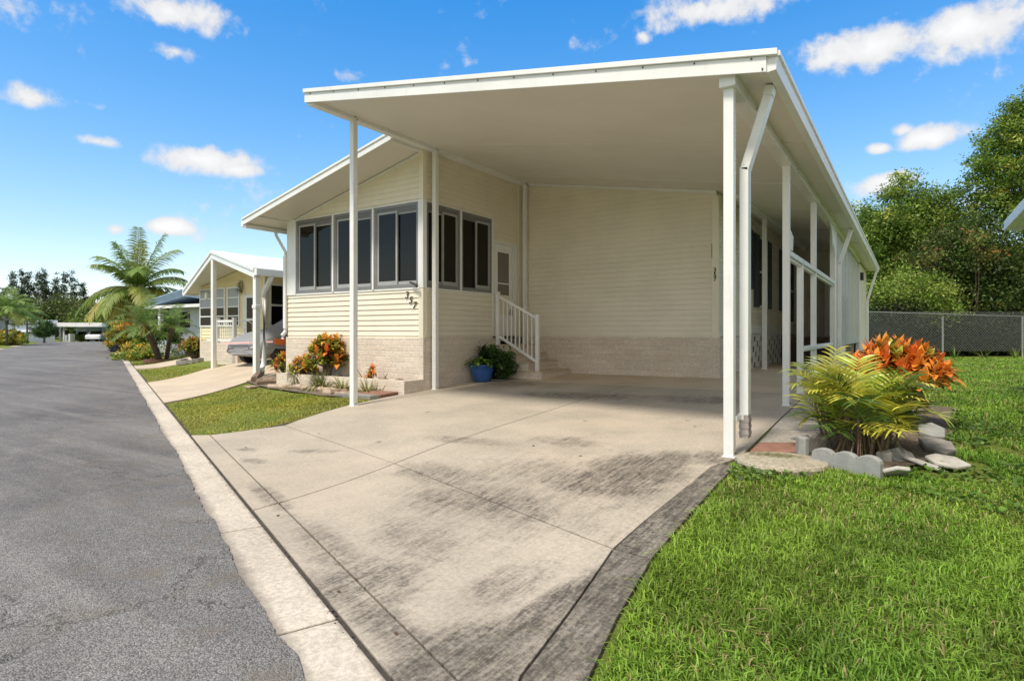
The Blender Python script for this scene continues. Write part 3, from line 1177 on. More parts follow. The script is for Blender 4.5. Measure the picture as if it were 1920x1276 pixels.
# downspout on the left corner
ds = MB()
zx = zroom(x0)
ds.tube([(x0 + .0, 7.95, zx - .06), (x0 + .02, 7.95, zx - .14), (XWL - .075, 7.95, zx - .52), (XWL - .075, 7.95, zx - .62)], .042, 4)
ds.box(XWL - .115, XWL - .035, 7.91, 7.975, 1.12, zx - .60)
ds.tube([(XWL - .075, 7.94, 1.14), (XWL - .075, 7.94, 1.05), (XWL - .115, 7.90, .98), (XWL - .115, 7.90, .90)], .045, 4)
build('downspout', ds, M['white'], home, bevel=.004)

# house number, twice, and the garden tap
def digit(ch, x, y, z, size, shear=.22, mat='screw', parent=home, bold=.001):
    cu = bpy.data.curves.new('house_number', 'FONT')
    cu.body = ch
    cu.size = size
    cu.shear = shear
    cu.extrude = .004
    cu.offset = bold
    cu.align_x = 'CENTER'
    tmp = bpy.data.objects.new('glyph', cu)
    COL.objects.link(tmp)
    me = bpy.data.meshes.new_from_object(tmp.evaluated_get(bpy.context.evaluated_depsgraph_get()))
    bpy.data.objects.remove(tmp)
    me.transform(Matrix.Translation((x, y, z)) @ Matrix.Rotation(math.radians(90), 4, 'X'))
    me.materials.clear()
    o = link('house_number', me, M[mat], parent)
    return o


digit('3', -7.57, YC - .03, 1.66, .175)
digit('5', -7.475, YC - .03, 1.565, .175)
digit('7', -7.385, YC - .03, 1.47, .175)
for i, ch in enumerate('357'):
    digit(ch, XB - .032, YB - .045, 2.155 - .085 * i, .105, 0, 'black', bold=.002)
tp = MB()
tp.tube([(XC - .14, YC - .03, 1.90), (XC - .14, YC - .12, 1.905)], .014, 8)
tp.tube([(XC - .22, YC - .10, 1.935), (XC - .10, YC - .11, 1.90), (XC - .05, YC - .12, 1.87)], .018, 8)
tp.tube([(XC - .07, YC - .12, 1.89), (XC - .035, YC - .12, 1.85)], .03, 8)
build('light_bracket', tp, M['screw'], home)
# small cable stubs and seams on the back wall
cb = MB()
cb.box(XB - .095, XB - .088, YB - .034, YB - .024, 2.42, 2.68)
build('cable', cb, M['screw'], home)

# shutters and windows of the long side wall
def small_window(y0, y1, z0, z1):
    f = MB()
    f.box(XB, XB + .05, y0, y1, z0, z0 + .05)
    f.box(XB, XB + .05, y0, y1, z1 - .05, z1)
    f.box(XB, XB + .049, y0, y0 + .05, z0 + .05, z1 - .05)
    f.box(XB, XB + .049, y1 - .05, y1, z0 + .05, z1 - .05)
    f.box(XB, XB + .055, y0 + .05, y1 - .05, (z0 + z1) / 2 - .02, (z0 + z1) / 2 + .02)
    o = build('window', f, M['white'], home)
    g = MB()
    g.box(XB + .024, XB + .03, y0 + .05, y1 - .05, z0 + .05, z1 - .05)
    build('pane', g, M['glass_black'], o)


def shutter(y0, y1, z0, z1):
    s = MB()
    s.box(XB + .02, XB + .05, y0, y1, z0, z1)
    for a in (y0, y1 - .05):
        s.box(XB + .05, XB + .065, a, a + .05, z0, z1)
    n = int((z1 - z0) / .06)
    for k in range(n):
        z = z0 + .03 + k * .06
        s.prism([(XB + .05, y0 + .05, z), (XB + .062, y0 + .05, z), (XB + .05, y0 + .05, z + .05)], (0, y1 - y0 - .1, 0))
    build('shutter', s, M['shutter'], home)


shutter(13.55, 14.05, 2.0, 3.30)
small_window(14.7, 15.7, 1.62, 3.28)
shutter(14.25, 14.68, 1.62, 3.28)
shutter(15.75, 16.15, 1.62, 3.28)
small_window(17.95, 18.9, 1.62, 3.28)
shutter(17.4, 17.9, 1.62, 3.28)
small_window(19.0, 19.9, 1.3, 3.2)
# pinwheel lattice screening the base of the side wall
lt = MB()
for iy in range(29):
    for iz in range(6):
        y, z = 13.42 + iy * .14, .26 + iz * .117
        k = (iy + 2 * iz) % 5
        if k == 0:
            continue
        lt.box(XB + .045, XB + .057 + .004 * (k % 2), y, y + (.128 if k == 4 else .137), z, z + .112)
for z in (.20, .955):
    lt.box(XB + .04, XB + .065, 13.35, 17.5, z, z + .05)
build('lattice_skirt', lt, M['white_old'], home)
vb = MB()
vb.box(XB + .03, XB + .09, 13.3, 16.6, 1.01, 1.20)
build('rain_board', vb, M['white_old'], home)
dk = MB()
dk.box(XB + .06, -1.5, 17.6, 20.2, .1, .88)
build('deck', dk, M['wood_brown'], home)
sd = MB()
sd.box(-2.1, -1.5, 20.0, 20.18, .9, 2.75)
sd.box(-2.02, -1.58, 19.97, 20.0, 1.0, 2.65)
build('back_door', sd, M['white'], home, bevel=.006)
lp = MB()
lp.box(-1.345, -1.25, 22.7, 22.9, 2.75, 3.0)
build('wall_lamp', lp, M['black'], home)

# ================================================================ THE CARPORT
car = thing('carport', 'white open carport with sloping panel roof over the concrete driveway', 'carport', (-4.1, 5.5, 0))
cx0, cx1, cy0, cy1 = -7.18, -1.02, 5.48, 26.3
r = MB()
r.prism([(cx0, cy0 + .012, zc(cx0) + .035), (cx1 + .06, cy0 + .012, zc(cx1 + .06) + .035), (cx1 + .06, cy0 + .012, zc(cx1 + .06) + .16), (cx0, cy0 + .012, zc(cx0) + .16)],
        (0, cy1 - cy0, 0))
croof = build('roof_panel', r, M['ceiling'], car)
r = MB()
r.prism([(cx0 - .01, cy0 + .03, zc(cx0) + .163), (cx1 + .05, cy0 + .03, zc(cx1 + .05) + .163), (cx1 + .05, cy0 + .03, zc(cx1 + .05) + .185), (cx0 - .01, cy0 + .03, zc(cx0) + .185)],
        (0, cy1 - cy0, 0))
build('roof_sheet', r, M['roof_white'], croof)
# panel seams show as faint ridges on the underside
r = MB()
for yy in (7.9, 10.35, 12.8, 15.2, 17.6):
    r.prism([(cx0 + .2, yy, zc(cx0 + .2) + .024), (cx1, yy, zc(cx1) + .024), (cx1, yy, zc(cx1) + .034), (cx0 + .2, yy, zc(cx0 + .2) + .034)], (0, .012, 0))
build('panel_seam', r, M['ceiling'], croof)
fz = MB()
fz.prism([(cx0 - .015, cy0 - .01, zc(cx0)), (cx1 + .0, cy0 - .01, zc(cx1)), (cx1 + .0, cy0 - .01, zc(cx1) + .135), (cx0 - .015, cy0 - .01, zc(cx0) + .135)], (0, .02, 0))
fz.prism([(cx0 - .02, cy0 - .034, zc(cx0) + .137), (cx1 + .09, cy0 - .034, zc(cx1 + .09) + .137), (cx1 + .09, cy0 - .034, zc(cx1 + .09) + .19), (cx0 - .02, cy0 - .034, zc(cx0) + .19)], (0, .06, 0))
fz.cur = 1
for kx in np.linspace(cx0 + .12, cx1 - .12, 13):
    zz = zc(kx) + .118
    fz.tube([(kx, cy0 - .012, zz), (kx, cy0 - .02, zz)], .009, 8)
fz.tube([(cx1 - .03, cy0 - .012, zc(cx1) + .03), (cx1 - .03, cy0 - .02, zc(cx1) + .03)], .009, 8)
build('fascia', fz, [M['white'], M['screw']], croof, bevel=.003)
ge = MB()
ze = zc(cx1)
ge.prism([(cx1 + .002, cy0 + .011, ze + .0), (cx1 + .075, cy0 + .011, ze + .01), (cx1 + .085, cy0 + .011, ze + .12), (cx1 + .002, cy0 + .011, ze + .12)], (0, cy1 - cy0, 0))
ge.prism([(cx1 + .07, cy0 + .028, ze + .135), (cx1 + .105, cy0 + .028, ze + .13), (cx1 + .105, cy0 + .028, ze + .175), (cx1 + .07, cy0 + .028, ze + .175)], (0, cy1 - cy0, 0))
build('gutter', ge, M['white'], croof, bevel=.003)
bm_ = MB()
bm_.box(-7.15, -7.03, cy0 + .03, YB - .02, zc(-7.07) - .03, zc(-7.07) + .034)
bm_.box(-7.175, -7.11, cy0 + .025, YB - .02, zc(-7.07) - .02, zc(-7.07) + .05)
build('beam', bm_, M['white'], car, bevel=.004)
bm_ = MB()
zb = zc(-1.37) - .085
bm_.box(-1.43, -1.29, cy0 + .05, 21.9, zb, zc(-1.37) + .028)
bm_.cur = 1
for yy in np.arange(6.4, 21, 2.7):
    for dy in (0, .07):
        bm_.tube([(-1.29, yy + dy, zb + .05 - dy * .4), (-1.282, yy + dy, zb + .05 - dy * .4)], .008, 6)
build('beam', bm_, [M['white'], M['screw']], car, bevel=.004)
bm_ = MB()
bm_.prism([(-7.0, YB - .07, zc(-7.0) - .015), (XB, YB - .07, zc(XB) - .015), (XB, YB - .07, zc(XB) + .033), (-7.0, YB - .07, zc(-7.0) + .033)], (0, .06, 0))
build('wall_rail', bm_, M['white'], car)


def post(x, y, ztop, z0=None, w=.085, mat='white'):
    p = MB()
    zf = float(gz(x, y)) if z0 is None else z0
    p.box(x - w / 2, x + w / 2, y - w / 2, y + w / 2, zf, ztop)
    p.cur = 1
    for dz in (.03,):
        p.tube([(x + w / 2, y + .01, zf + dz), (x + w / 2 + .006, y + .01, zf + dz)], .011, 6)
    p.tube([(x + w / 2, y - .01, ztop + .045), (x + w / 2 + .012, y - .01, ztop + .045)], .010, 6)
    p.tube([(x + w / 2, y + .03, ztop + .02), (x + w / 2 + .012, y + .03, ztop + .02)], .010, 6)
    p.cur = 0
    p.box(x - w / 2 - .012, x + w / 2 + .012, y - w / 2 - .012, y + w / 2 + .012, zf - .02, zf + .006)
    return build('post', p, [M[mat], M['screw']], car, bevel=.006)


zl = zc(-7.07) - .03
post(-7.07, 6.27, zl)
post(-7.07, 8.16, zl)
post(-7.05, 11.13, zl, z0=.80, w=.08)
zr = zb
post(-1.36, 5.62, zr, w=.088)
post(-1.36, 8.64, zr)
post(-1.36, 11.35, zr)
post(-1.36, 14.42, zr, w=.10)
post(-2.62, 13.87, zc(-2.62) - .05, w=.09)
post(-1.36, 9.85, 2.06, w=.085)
bi_ = MB()
bi_.box(-2.68, -2.56, 11.4, 20, zc(-2.62) - .05, zc(-2.62) + .028)
build('beam', bi_, M['white'], car)
rl = MB()
rl.box(-1.40, -1.31, 8.69, 14.36, 2.06, 2.13)
rl.box(-1.395, -1.34, 8.69, 14.36, 2.02, 2.058)
build('rail', rl, M['white'], car, bevel=.004)
rl = MB()
rl.box(-1.41, -1.32, 9.9, 14.36, .75, .83)
build('rail', rl, M['white'], car, bevel=.02)
# remains of torn screening
ts = MB()
ts.prism([(-1.33, 13.4, zr), (-1.33, 14.35, zr), (-1.31, 14.30, zr - .62), (-1.33, 14.2, zr - .32), (-1.34, 14.1, zr - .45), (-1.33, 13.9, zr - .22), (-1.32, 13.7, zr - .12)], (.012, 0, 0))
build('torn_screen', ts, M['white_old'], car)
ts = MB()
ts.prism([(-1.33, 8.69, 2.14), (-1.31, 8.78, 2.14), (-1.30, 8.75, 2.32), (-1.33, 8.70, 2.42)], (.01, 0, 0))
build('torn_screen', ts, M['white_old'], car)
ts = MB()
ts.prism([(-1.33, 14.3, .75), (-1.33, 14.36, .75), (-1.33, 14.36, .4), (-1.32, 14.2, 1.05), (-1.32, 14.1, 1.15), (-1.32, 14.15, .85)], (.01, 0, 0))
build('torn_screen', ts, M['white_old'], car)
# hanging vinyl blind of the rear bay and the panels under it
bl = MB()
n = 22
for k in range(n):
    ya, yb2 = 15.05 + k * .325, 15.05 + (k + 1) * .325
    dx = .006 * math.sin(k * 1.9) + .012
    bl.box(-1.37 + dx, -1.36 + dx, ya, yb2 + .004, .72, zr - .02)
for k in range(34):
    bl.box(-1.325, -1.318, 15.05, 18.2, .75 + k * .036, .755 + k * .036)
build('vinyl_blind', bl, M['vinyl_sheet'], car)
bl = MB()
bl.box(-1.42, -1.33, 14.50, 15.04, .1, zr)
bl.box(-1.40, -1.37, 15.04, 17.2, .1, .71)
bl.box(-1.41, -1.35, 17.2, 17.35, .1, .71)
build('screen_frame', bl, M['white'], car, bevel=.004)
bl = MB()
bl.box(-1.44, -1.33, 22.22, 22.42, .1, zr)
build('screen_frame', bl, M['white'], car, bevel=.004)


def downspout(y, xg, xp, ztop, zel, zbot, w=.12, d=.08, flex=True):
    p = MB()
    a = (xg - .04, y, ztop)
    b = (xg - .06, y, ztop - .06)
    c = (xp, y, zel)
    p.beam(b, c, w, d, (1, 0, 0.3))
    p.beam((xg - .04, y, ztop + .03), b, w, d * 1.05, (1, 0, 0))
    p.beam((xp, y, zel + .03), (xp, y, zbot), d, w, (0, 1, 0))
    o = build('downspout', p, M['white'], car, bevel=.008)
    if flex:
        q = MB()
        for k in range(7):
            q.box(xp - d / 2 - .004 * (k % 2), xp + d / 2 + .004 * (k % 2), y - w / 2 - .004 * (k % 2), y + w / 2 + .004 * (k % 2), zbot - .03 * (k + 1), zbot - .03 * k)
        build('flexible_end', q, M['flex'], o)
        q = MB()
        q.box(xp - .045, xp - .02, y - .24, y - .062, zbot - .03, zbot + .01)
        q.box(xp - .05, xp - .0, y - w / 2 - .006, y - w / 2 - .0005, zbot - .04, zbot + .02)
        build('bracket', q, M['white'], o)
    return o


downspout(5.90, cx1, -1.285, ze + .0, 2.56, .27)
downspout(15.0, cx1, -1.285, ze + .0, 2.55, .1, flex=False)
downspout(25.4, cx1 + .09, -1.27, ze + .02, 2.2, .2, w=.10, flex=False)
lt = MB()
lt.box(-1.40, -1.385, 5.70, 5.73, 2.0, zr)
for k in range(18):
    z = 2.48 + k * .045
    lt.beam((-1.39, 5.74, z), (-1.39, 5.98, z + .10), .012, .02)
    lt.beam((-1.395, 5.98, z), (-1.395, 5.74, z + .10), .012, .02)
build('lattice_strip', lt, M['white_old'], car)

# ================================================================ STEPS, RAILING, POTS
st = thing('entry_steps', 'tan blockwork steps climbing to the porch door', 'steps', (-6.6, 10.6, .12))
fronts = [(-5.97, .28), (-6.27, .45), (-6.55, .61), (-6.80, .79)]
prev = .1
for i, (xf, zt) in enumerate(fronts):
    s = MB()
    zlow = .0 if i == 0 else fronts[i - 1][1] - .0
    s.box(XC + .05, xf, 10.02 + .002 * i, YB - .055 - .002 * i, zlow - .0005 * i, zt - .035)
    o = build('riser', s, M['block_x'], st)
    s = MB()
    s.box(XC + .05, xf + .012, 10.012 + .002 * i, YB - .053 - .002 * i, zt - .0345, zt)
    build('tread', s, M['walk'], st, bevel=.008)
ra = thing('stair_railing', 'white metal railing sloping down beside the porch steps', 'railing', (-6.5, 10.07, .3))
for (x, z0, z1) in ((-7.04, .79, 1.86), (-6.09, .28, 1.38)):
    p = MB()
    p.box(x - .035, x + .035, 10.04, 10.11, z0, z1)
    p.prism([(x - .04, 10.035, z1), (x + .04, 10.035, z1), (x + .04, 10.115, z1), (x - .04, 10.115, z1)], (0, 0, .015))
    build('post', p, M['white'], ra, bevel=.006)
p = MB()
p.beam((-7.0, 10.075, 1.77), (-6.12, 10.075, 1.33), .045, .05)
p.beam((-7.0, 10.075, .955), (-6.12, 10.075, .47), .04, .05)
build('rail', p, M['white'], ra, bevel=.004)
for k in range(8):
    x = -7.0 + (k + 1) * .88 / 9
    f = (x + 7.0) / .88
    p = MB()
    p.box(x - .011, x + .011, 10.064, 10.086, .955 - f * .485, 1.77 - f * .44)
    build('baluster', p, M['white'], ra)


# ================================================================ PLANT BUILDERS
def lerp3(a, b, t):
    return tuple(a[k] + (b[k] - a[k]) * t for k in range(3))


def jitter(c, r, a=.15):
    k = 1 + r.normal(0, a)
    return tuple(max(.004, c[i] * k * (1 + r.normal(0, a * .4))) for i in range(3))


def croton(label, base, height, radius, tips, leaf=.16, seed=1, hot=.6, group=None, shape=1.0, lower=1.0,
           pal=((.80, .22, .03), (.85, .34, .04), (.75, .12, .03), (.85, .50, .07)), green=((.05, .10, .02), (.12, .18, .025), (.30, .32, .04)),
           per=12, width=.44, trunk=3, clear=.3):
    r = np.random.default_rng(seed)
    b = np.array(base, float)
    t = thing('croton_shrub', label, 'shrub', base, group)
    sm, lf = MB(), MB()
    for i in range(tips):
        a = i * 2.39996 + r.random() * .5
        q = math.sqrt((i + .5) / tips)
        rr = radius * q * (.85 + .25 * r.random())
        top = b + np.array([rr * math.cos(a), rr * math.sin(a), height * (1 - .52 * shape * q * q - .12 * r.random()) - leaf * .35])
        k = i % trunk
        mid = b + np.array([.25 * rr * math.cos(a) + .05 * math.cos(k * 2.1), .25 * rr * math.sin(a) + .05 * math.sin(k * 2.1), (top[2] - b[2]) * (clear + .12)])
        foot = b + np.array([.05 * math.cos(k * 2.1), .05 * math.sin(k * 2.1), -.03])
        sm.tube([foot, mid, top], [.018, .013, .007], 5, cap=False)
        d0 = top - mid
        is_hot = r.random() < hot
        c_hot = pal[r.integers(len(pal))]
        n = per + r.integers(-2, 3)
        for j in range(n):
            az = j * 2.39996 + r.random()
            f = j / n
            el = math.radians(78 - 78 * f + r.normal(0, 9))
            d = (math.cos(az) * math.cos(el), math.sin(az) * math.cos(el), math.sin(el))
            p = top - np.array([0, 0, .05 + .10 * f]) * (leaf / .16)
            cc = jitter(c_hot, r, .14) if is_hot else jitter(green[2], r, .2)
            c0 = lerp3(cc, (.80, .58, .10), .35 * r.random())
            if f > .72:
                c0 = lerp3(cc, green[1], .55)
            L = leaf * (.8 + .45 * r.random()) * (.8 + .35 * f)
            lf.strip(p, d, (0, 0, 1), L, L * width, .5 + .5 * f, 4, .22, lerp3(c0, green[2], .35), cc, cm=lerp3(cc, (.85, .45, .10), .5) if is_hot else (.5, .5, .08))
        m = int(7 * lower)
        for j in range(m):
            f = .25 + .7 * r.random()
            p = mid + (top - mid) * f
            az = r.random() * 6.28
            el = math.radians(r.normal(5, 22))
            d = (math.cos(az) * math.cos(el), math.sin(az) * math.cos(el), math.sin(el))
            g = jitter(green[0] if r.random() < .6 else green[1], r, .22)
            if r.random() < .14:
                g = jitter(pal[r.integers(len(pal))], r, .2)
            lf.strip(p, d, (0, 0, 1), leaf * (.9 + .4 * r.random()), leaf * width * .95, .6, 3, .2, g, cm=(.3, .3, .05))
    build('stem', sm, M['stem'], t, smooth=True)
    build('foliage', lf, M['leaf_gloss'], t, color=True, smooth=True)
    return t


def frond(mb, base, az, el, L, droop, nl, ll, lw, c0, c1, r, vee=.25, rad=.012, start=.18, hang=.4, steps=10, bare=(.35, .33, .10)):
    p = Vector([float(q) for q in base])
    d = Vector((math.cos(az) * math.cos(el), math.sin(az) * math.cos(el), math.sin(el)))
    side = Vector((-math.sin(az), math.cos(az), 0))
    pts, ds = [p.copy()], [d.copy()]
    for i in range(steps):
        d = (d + Vector((0, 0, -droop / steps * (.4 + 1.2 * i / steps)))).normalized()
        p = p + d * (L / steps)
        pts.append(p.copy())
        ds.append(d.copy())
    mb.tube(pts, [rad * (1 - .8 * i / steps) for i in range(steps + 1)], 4, bare, cap=False)
    for i in range(nl):
        f = start + (1 - start) * (i + .5) / nl
        x = f * steps
        k = min(int(x), steps - 1)
        q = pts[k].lerp(pts[k + 1], x - k)
        dd = ds[k].lerp(ds[k + 1], x - k).normalized()
        upv = side.cross(dd).normalized()
        if upv.z < 0:
            upv = -upv
        ln = ll * (.55 + .6 * math.sin(math.pi * min(1, .15 + .8 * (f - start) / (1 - start)))) * (.85 + .3 * r.random())
        for sgn in (-1, 1):
            v = (side * sgn * 1.0 + dd * (.55 + .35 * f) + upv * (vee + .12 * r.normal()))
            cc = jitter(lerp3(c0, c1, f * .8 + .2 * r.random()), r, .13)
            mb.strip(q, v, upv, ln, lw, hang + .2 * r.random(), 3, .12, cc, lerp3(cc, c1, .4))


def leaf_cloud(ells, n, size, pal, r, per=26, spread=.32, flat=.5, shell=.5):
    e = np.array(ells, float)
    w = (e[:, 3] * e[:, 4] * e[:, 5]) ** (2 / 3.)
    w /= w.sum()
    nc = max(8, n // per)
    k = r.choice(len(e), nc, p=w)
    d = r.normal(0, 1, (nc, 3))
    d /= np.linalg.norm(d, axis=1)[:, None]
    rad = shell + (1.06 - shell) * r.random(nc) ** .55
    lump = 1 + .20 * np.sin(d[:, 0] * 5 + k) * np.cos(d[:, 1] * 4 - k * 1.7) + .12 * np.sin(d[:, 2] * 9 + 2 * k)
    C = e[k, :3] + d * e[k, 3:6] * (rad * lump)[:, None]
    ci = r.integers(0, nc, n)
    P = C[ci] + r.normal(0, 1, (n, 3)) * np.array([spread, spread, spread * .62])
    nr = r.normal(0, 1, (n, 3)) + np.array([0, 0, flat * 2])
    nr /= np.linalg.norm(nr, axis=1)[:, None]
    a = np.cross(nr, r.normal(0, 1, (n, 3)))
    a /= np.linalg.norm(a, axis=1)[:, None] + 1e-9
    b = np.cross(nr, a)
    s = size * (.6 + .8 * r.random(n))[:, None]
    V = np.empty((n, 4, 3))
    V[:, 0] = P - a * s
    V[:, 1] = P + b * s * .42 + nr * s * .1
    V[:, 2] = P + a * s
    V[:, 3] = P - b * s * .42 + nr * s * .1
    F = np.arange(n * 4).reshape(n, 4)
    pal = np.array([q[:3] for q in pal]), np.array([q[3] for q in pal])
    pc = r.choice(len(pal[0]), nc, p=pal[1] / pal[1].sum())
    base = pal[0][pc] * (1 + r.normal(0, .18, nc))[:, None]
    col = base[ci] * (1 + r.normal(0, .22, n))[:, None]
    swap = r.random(n) < .12
    col[swap] = pal[0][r.choice(len(pal[0]), swap.sum(), p=pal[1] / pal[1].sum())]
    col = np.clip(col, .004, .9)
    return V.reshape(-1, 3), F, np.repeat(col, 4, axis=0), C


def tree(name, label, base, ells, n, size, pal, seed, cat='tree', group=None, trunk=.22, th=2.0, mat='bark', spread=.32, limbs=14, flat=.5, shell=.5,
         per=26, lean=(0, 0)):
    r = np.random.default_rng(seed)
    b = np.array(base, float)
    t = thing(name, label, cat, b, group)
    E = [(b[0] + q[0], b[1] + q[1], b[2] + q[2], q[3], q[4], q[5]) for q in ells]
    V, F, c, C = leaf_cloud(E, n, size, pal, r, per, spread, flat, shell)
    if trunk:
        mb = MB()
        fork = b + np.array([lean[0], lean[1], th])
        mb.tube([b + np.array([0, 0, -.15]), b + np.array([lean[0] * .3, lean[1] * .3, th * .5]), fork], [trunk, trunk * .8, trunk * .62], 8)
        for i in range(limbs):
            q = C[r.integers(len(C))]
            m = fork + (q - fork) * .5 + np.array([r.normal(0, .2), r.normal(0, .2), .25])
            mb.tube([fork - np.array([0, 0, .2 * (i % 3)]), m, q], [trunk * .38, trunk * .2, trunk * .06], 5, cap=False)
        build('trunk', mb, M[mat], t, smooth=True)
    build_np('crown', V, F, c, M['leaf'], parent=t)
    return t


# ================================================================ THE BED IN FRONT OF THE ROOM
pl = thing('block_planter', 'low tan blockwork planter running along the front room wall', 'planter', (-9, 7.7, 0))
PX0, PX1, PY0, PY1, PZ = -10.7, -7.16, 7.46, 7.93, .215
m_ = MB()
m_.box(PX0, PX1, PY0, PY0 + .10, -.25, PZ)
m_.box(PX0, PX0 + .1, PY0 + .101, PY1, -.25, PZ - .001)
build('front_wall', m_, M['block_x'], pl, bevel=.006)
m_ = MB()
m_.box(PX1 - .1, PX1 + .001, PY0 + .1005, PY1, -.25, PZ - .0015)
build('end_wall', m_, M['block_y'], pl, bevel=.006)
m_ = MB()
nx = 40
for i in range(nx):
    xa = PX0 + .1 + (PX1 - PX0 - .2) * i / nx
    xb_ = PX0 + .1 + (PX1 - PX0 - .2) * (i + 1) / nx
    za, zb_ = .15 + .03 * math.sin(i * 1.3), .15 + .03 * math.sin((i + 1) * 1.3)
    m_.add([(xa, PY0 + .1, za), (xb_, PY0 + .1, zb_), (xb_, PY1, zb_ + .02), (xa, PY1, za + .02)], [(0, 1, 2, 3)])
build('soil', m_, M['soil'], pl)

croton('tall orange and green croton on bare stems behind the front left carport post', (-9.42, 7.70, .16), .98, .40, 30, .17, 4, hot=.62, shape=.9, clear=.45, lower=1.6, trunk=4)
croton('bushy red orange croton at the far left end of the planter', (-12.0, 8.6, .03), .64, .30, 16, .13, 5, hot=.8, lower=1.4,
       pal=((.80, .16, .04), (.85, .30, .05), (.70, .12, .03), (.85, .42, .06)))
croton('yellow orange croton between the red one and the tall one', (-10.12, 7.68, .16), .50, .30, 18, .12, 6, hot=.6, lower=1.5,
       pal=((.85, .42, .05), (.85, .28, .04), (.85, .55, .10)))
croton('tiny orange croton sprig alone at the right of the planter', (-8.22, 7.70, .16), .36, .09, 3, .13, 8, hot=.95, lower=.8, per=10)
m_ = MB()
m_.tube([(-8.42, 7.7, .16), (-8.66, 7.68, .46)], [.012, .006], 5)
tag(build('dead_stick', m_, M['stem'], loc=(-8.42, 7.7, .16)), 'bare dead stick leaning left in the planter soil', 'stick')
m_ = MB()
m_.tube([(-7.86, 7.72, .15), (-7.86, 7.71, .24), (-7.80, 7.70, .30)], [.012, .01, .005], 5)
m_.tube([(-7.86, 7.71, .22), (-7.93, 7.72, .30)], [.009, .004], 5)
m_.tube([(-8.02, 7.72, .15), (-8.02, 7.7, .21)], [.03, .035], 6)
m_.tube([(-7.66, 7.70, .17), (-7.58, 7.66, .20), (-7.5, 7.7, .22)], [.012, .012, .008], 5)
tag(build('dead_stump', m_, M['stem'], loc=(-7.86, 7.72, .15)), 'small forked dead stump in the planter near its right end', 'stump')


def grass_clump(label, px, py, h, n, seed, c0=(.17, .20, .05), c1=(.42, .42, .16), w=.024, spread=.14, group='spiky grass clumps along the planter'):
    r = np.random.default_rng(seed)
    b = G(px, py)
    m = MB()
    for i in range(n):
        a = r.random() * 6.28
        el = math.radians(88 - 55 * r.random() ** .8)
        q = r.random() * spread * .5
        p = b + np.array([q * math.cos(a), q * math.sin(a), -.01])
        d = (math.cos(a) * math.cos(el), math.sin(a) * math.cos(el), math.sin(el))
        cc = jitter(c0 if r.random() < .6 else c1, r, .25)
        if r.random() < .18:
            cc = jitter((.42, .34, .17), r, .2)
        m.strip(p, d, (0, 0, 1), h * (.6 + .6 * r.random()), w, 1.2 + r.random(), 5, .1, cc, lerp3(cc, c1, .7), prof=lambda t: 1 - t ** 2)
    o = build('grass_clump', m, M['leaf'], loc=b, color=True)
    tag(o, label, 'grass clump', group)


grass_clump('pale green spiky clump at the left, below the yellow orange croton', 560, 724, .44, 150, 1, c0=(.17, .20, .05))
grass_clump('darkest green spiky clump, second from the left along the timbers', 602, 729, .46, 210, 2, c0=(.07, .11, .03), spread=.25)
grass_clump('greyish clump right beside the front left carport post on its left', 640, 732, .34, 130, 3, c0=(.13, .15, .06))
grass_clump('yellowish clump right of the front left carport post', 690, 737, .36, 120, 4, c0=(.22, .20, .05), spread=.22)
grass_clump('low flat clump inside the corner of the round timber edging', 515, 716, .16, 110, 5, c0=(.10, .12, .04), spread=.4)

m_ = MB()
bed = [(-13.0, 8.25), (-12.9, 8.9), (-11.2, 8.6), (-11.05, 7.9), (-10.7, 7.47), (-7.3, 7.47), (-7.28, 7.0), (-8.4, 6.75), (-9.6, 7.0), (-11.6, 7.7)]
sheet('', bed, .012, None, mb=m_, cell=.3)
tag(build('mulch', m_, M['mulch']), kind='structure')


def timber(label, p0, p1, w, h, mat, seed, name='landscape_timber', cat='timber', zo=0, group='timbers edging the bed'):
    r = np.random.default_rng(seed)
    a, b = G(*p0), G(*p1)
    n = 9
    m = MB()
    pts = [a + (b - a) * i / n + np.array([0, 0, h * .42 + zo]) + np.array([r.normal(0, .008), r.normal(0, .008), r.normal(0, .006)]) for i in range(n + 1)]
    m.tube(pts, [w * (.9 + .2 * r.random()) for _ in pts], 8)
    o = build(name, m, M[mat], loc=a, smooth=False)
    tag(o, label, cat, group)


timber('dark rotting log at the left tip of the bed, lying towards the wall', (476, 717), (490, 700), .085, .15, 'timber', 1)
timber('long dark rotting timber at the left front of the bed', (484, 722), (548, 716), .085, .16, 'timber', 2)
timber('pale split timber lying in front of the dark log', (505, 727), (566, 729), .05, .08, 'wood_pale', 3)
timber('pale flat timber in the middle of the bed edge', (566, 730), (632, 735), .05, .07, 'wood_pale', 4)
timber('short dark board end left of the front left carport post', (622, 739), (656, 738), .06, .08, 'timber', 5)
for lab, q, mat in (('broad red paver beside the planter corner by the driveway', [(-7.25, 7.42), (-7.72, 7.40), (-8.05, 7.05), (-7.27, 7.02)], 'red_paver'),
                    ('pinkish worn paver left of the red paver at the planter', [(-8.08, 7.30), (-8.75, 7.32), (-8.7, 6.98), (-8.1, 6.96)], 'wood_pale'),
                    ('dark broken paver below the red paver at the lawn edge', [(-7.28, 7.00), (-8.0, 7.02), (-8.2, 6.84), (-7.35, 6.86)], 'paver_dark')):
    m_ = MB()
    sheet('', q, .05, None, mb=m_, thick=.07, cell=.3)
    tag(build('paver', m_, M[mat], loc=(q[0][0], q[0][1], float(gz(*q[0]))), bevel=.01), lab, 'paver', 'pavers by the planter')
m_ = MB()
g0 = G(472, 727)
m_.prism([g0 + np.array(v) for v in ((-.15, -.08, 0), (.12, -.12, 0), (.10, .12, 0), (-.05, .1, 0))], (0, .0, .05))
tag(build('stone', m_, M['wood_pale'], loc=g0, bevel=.015), 'flat pinkish stone at the left tip of the timber edging', 'stone')

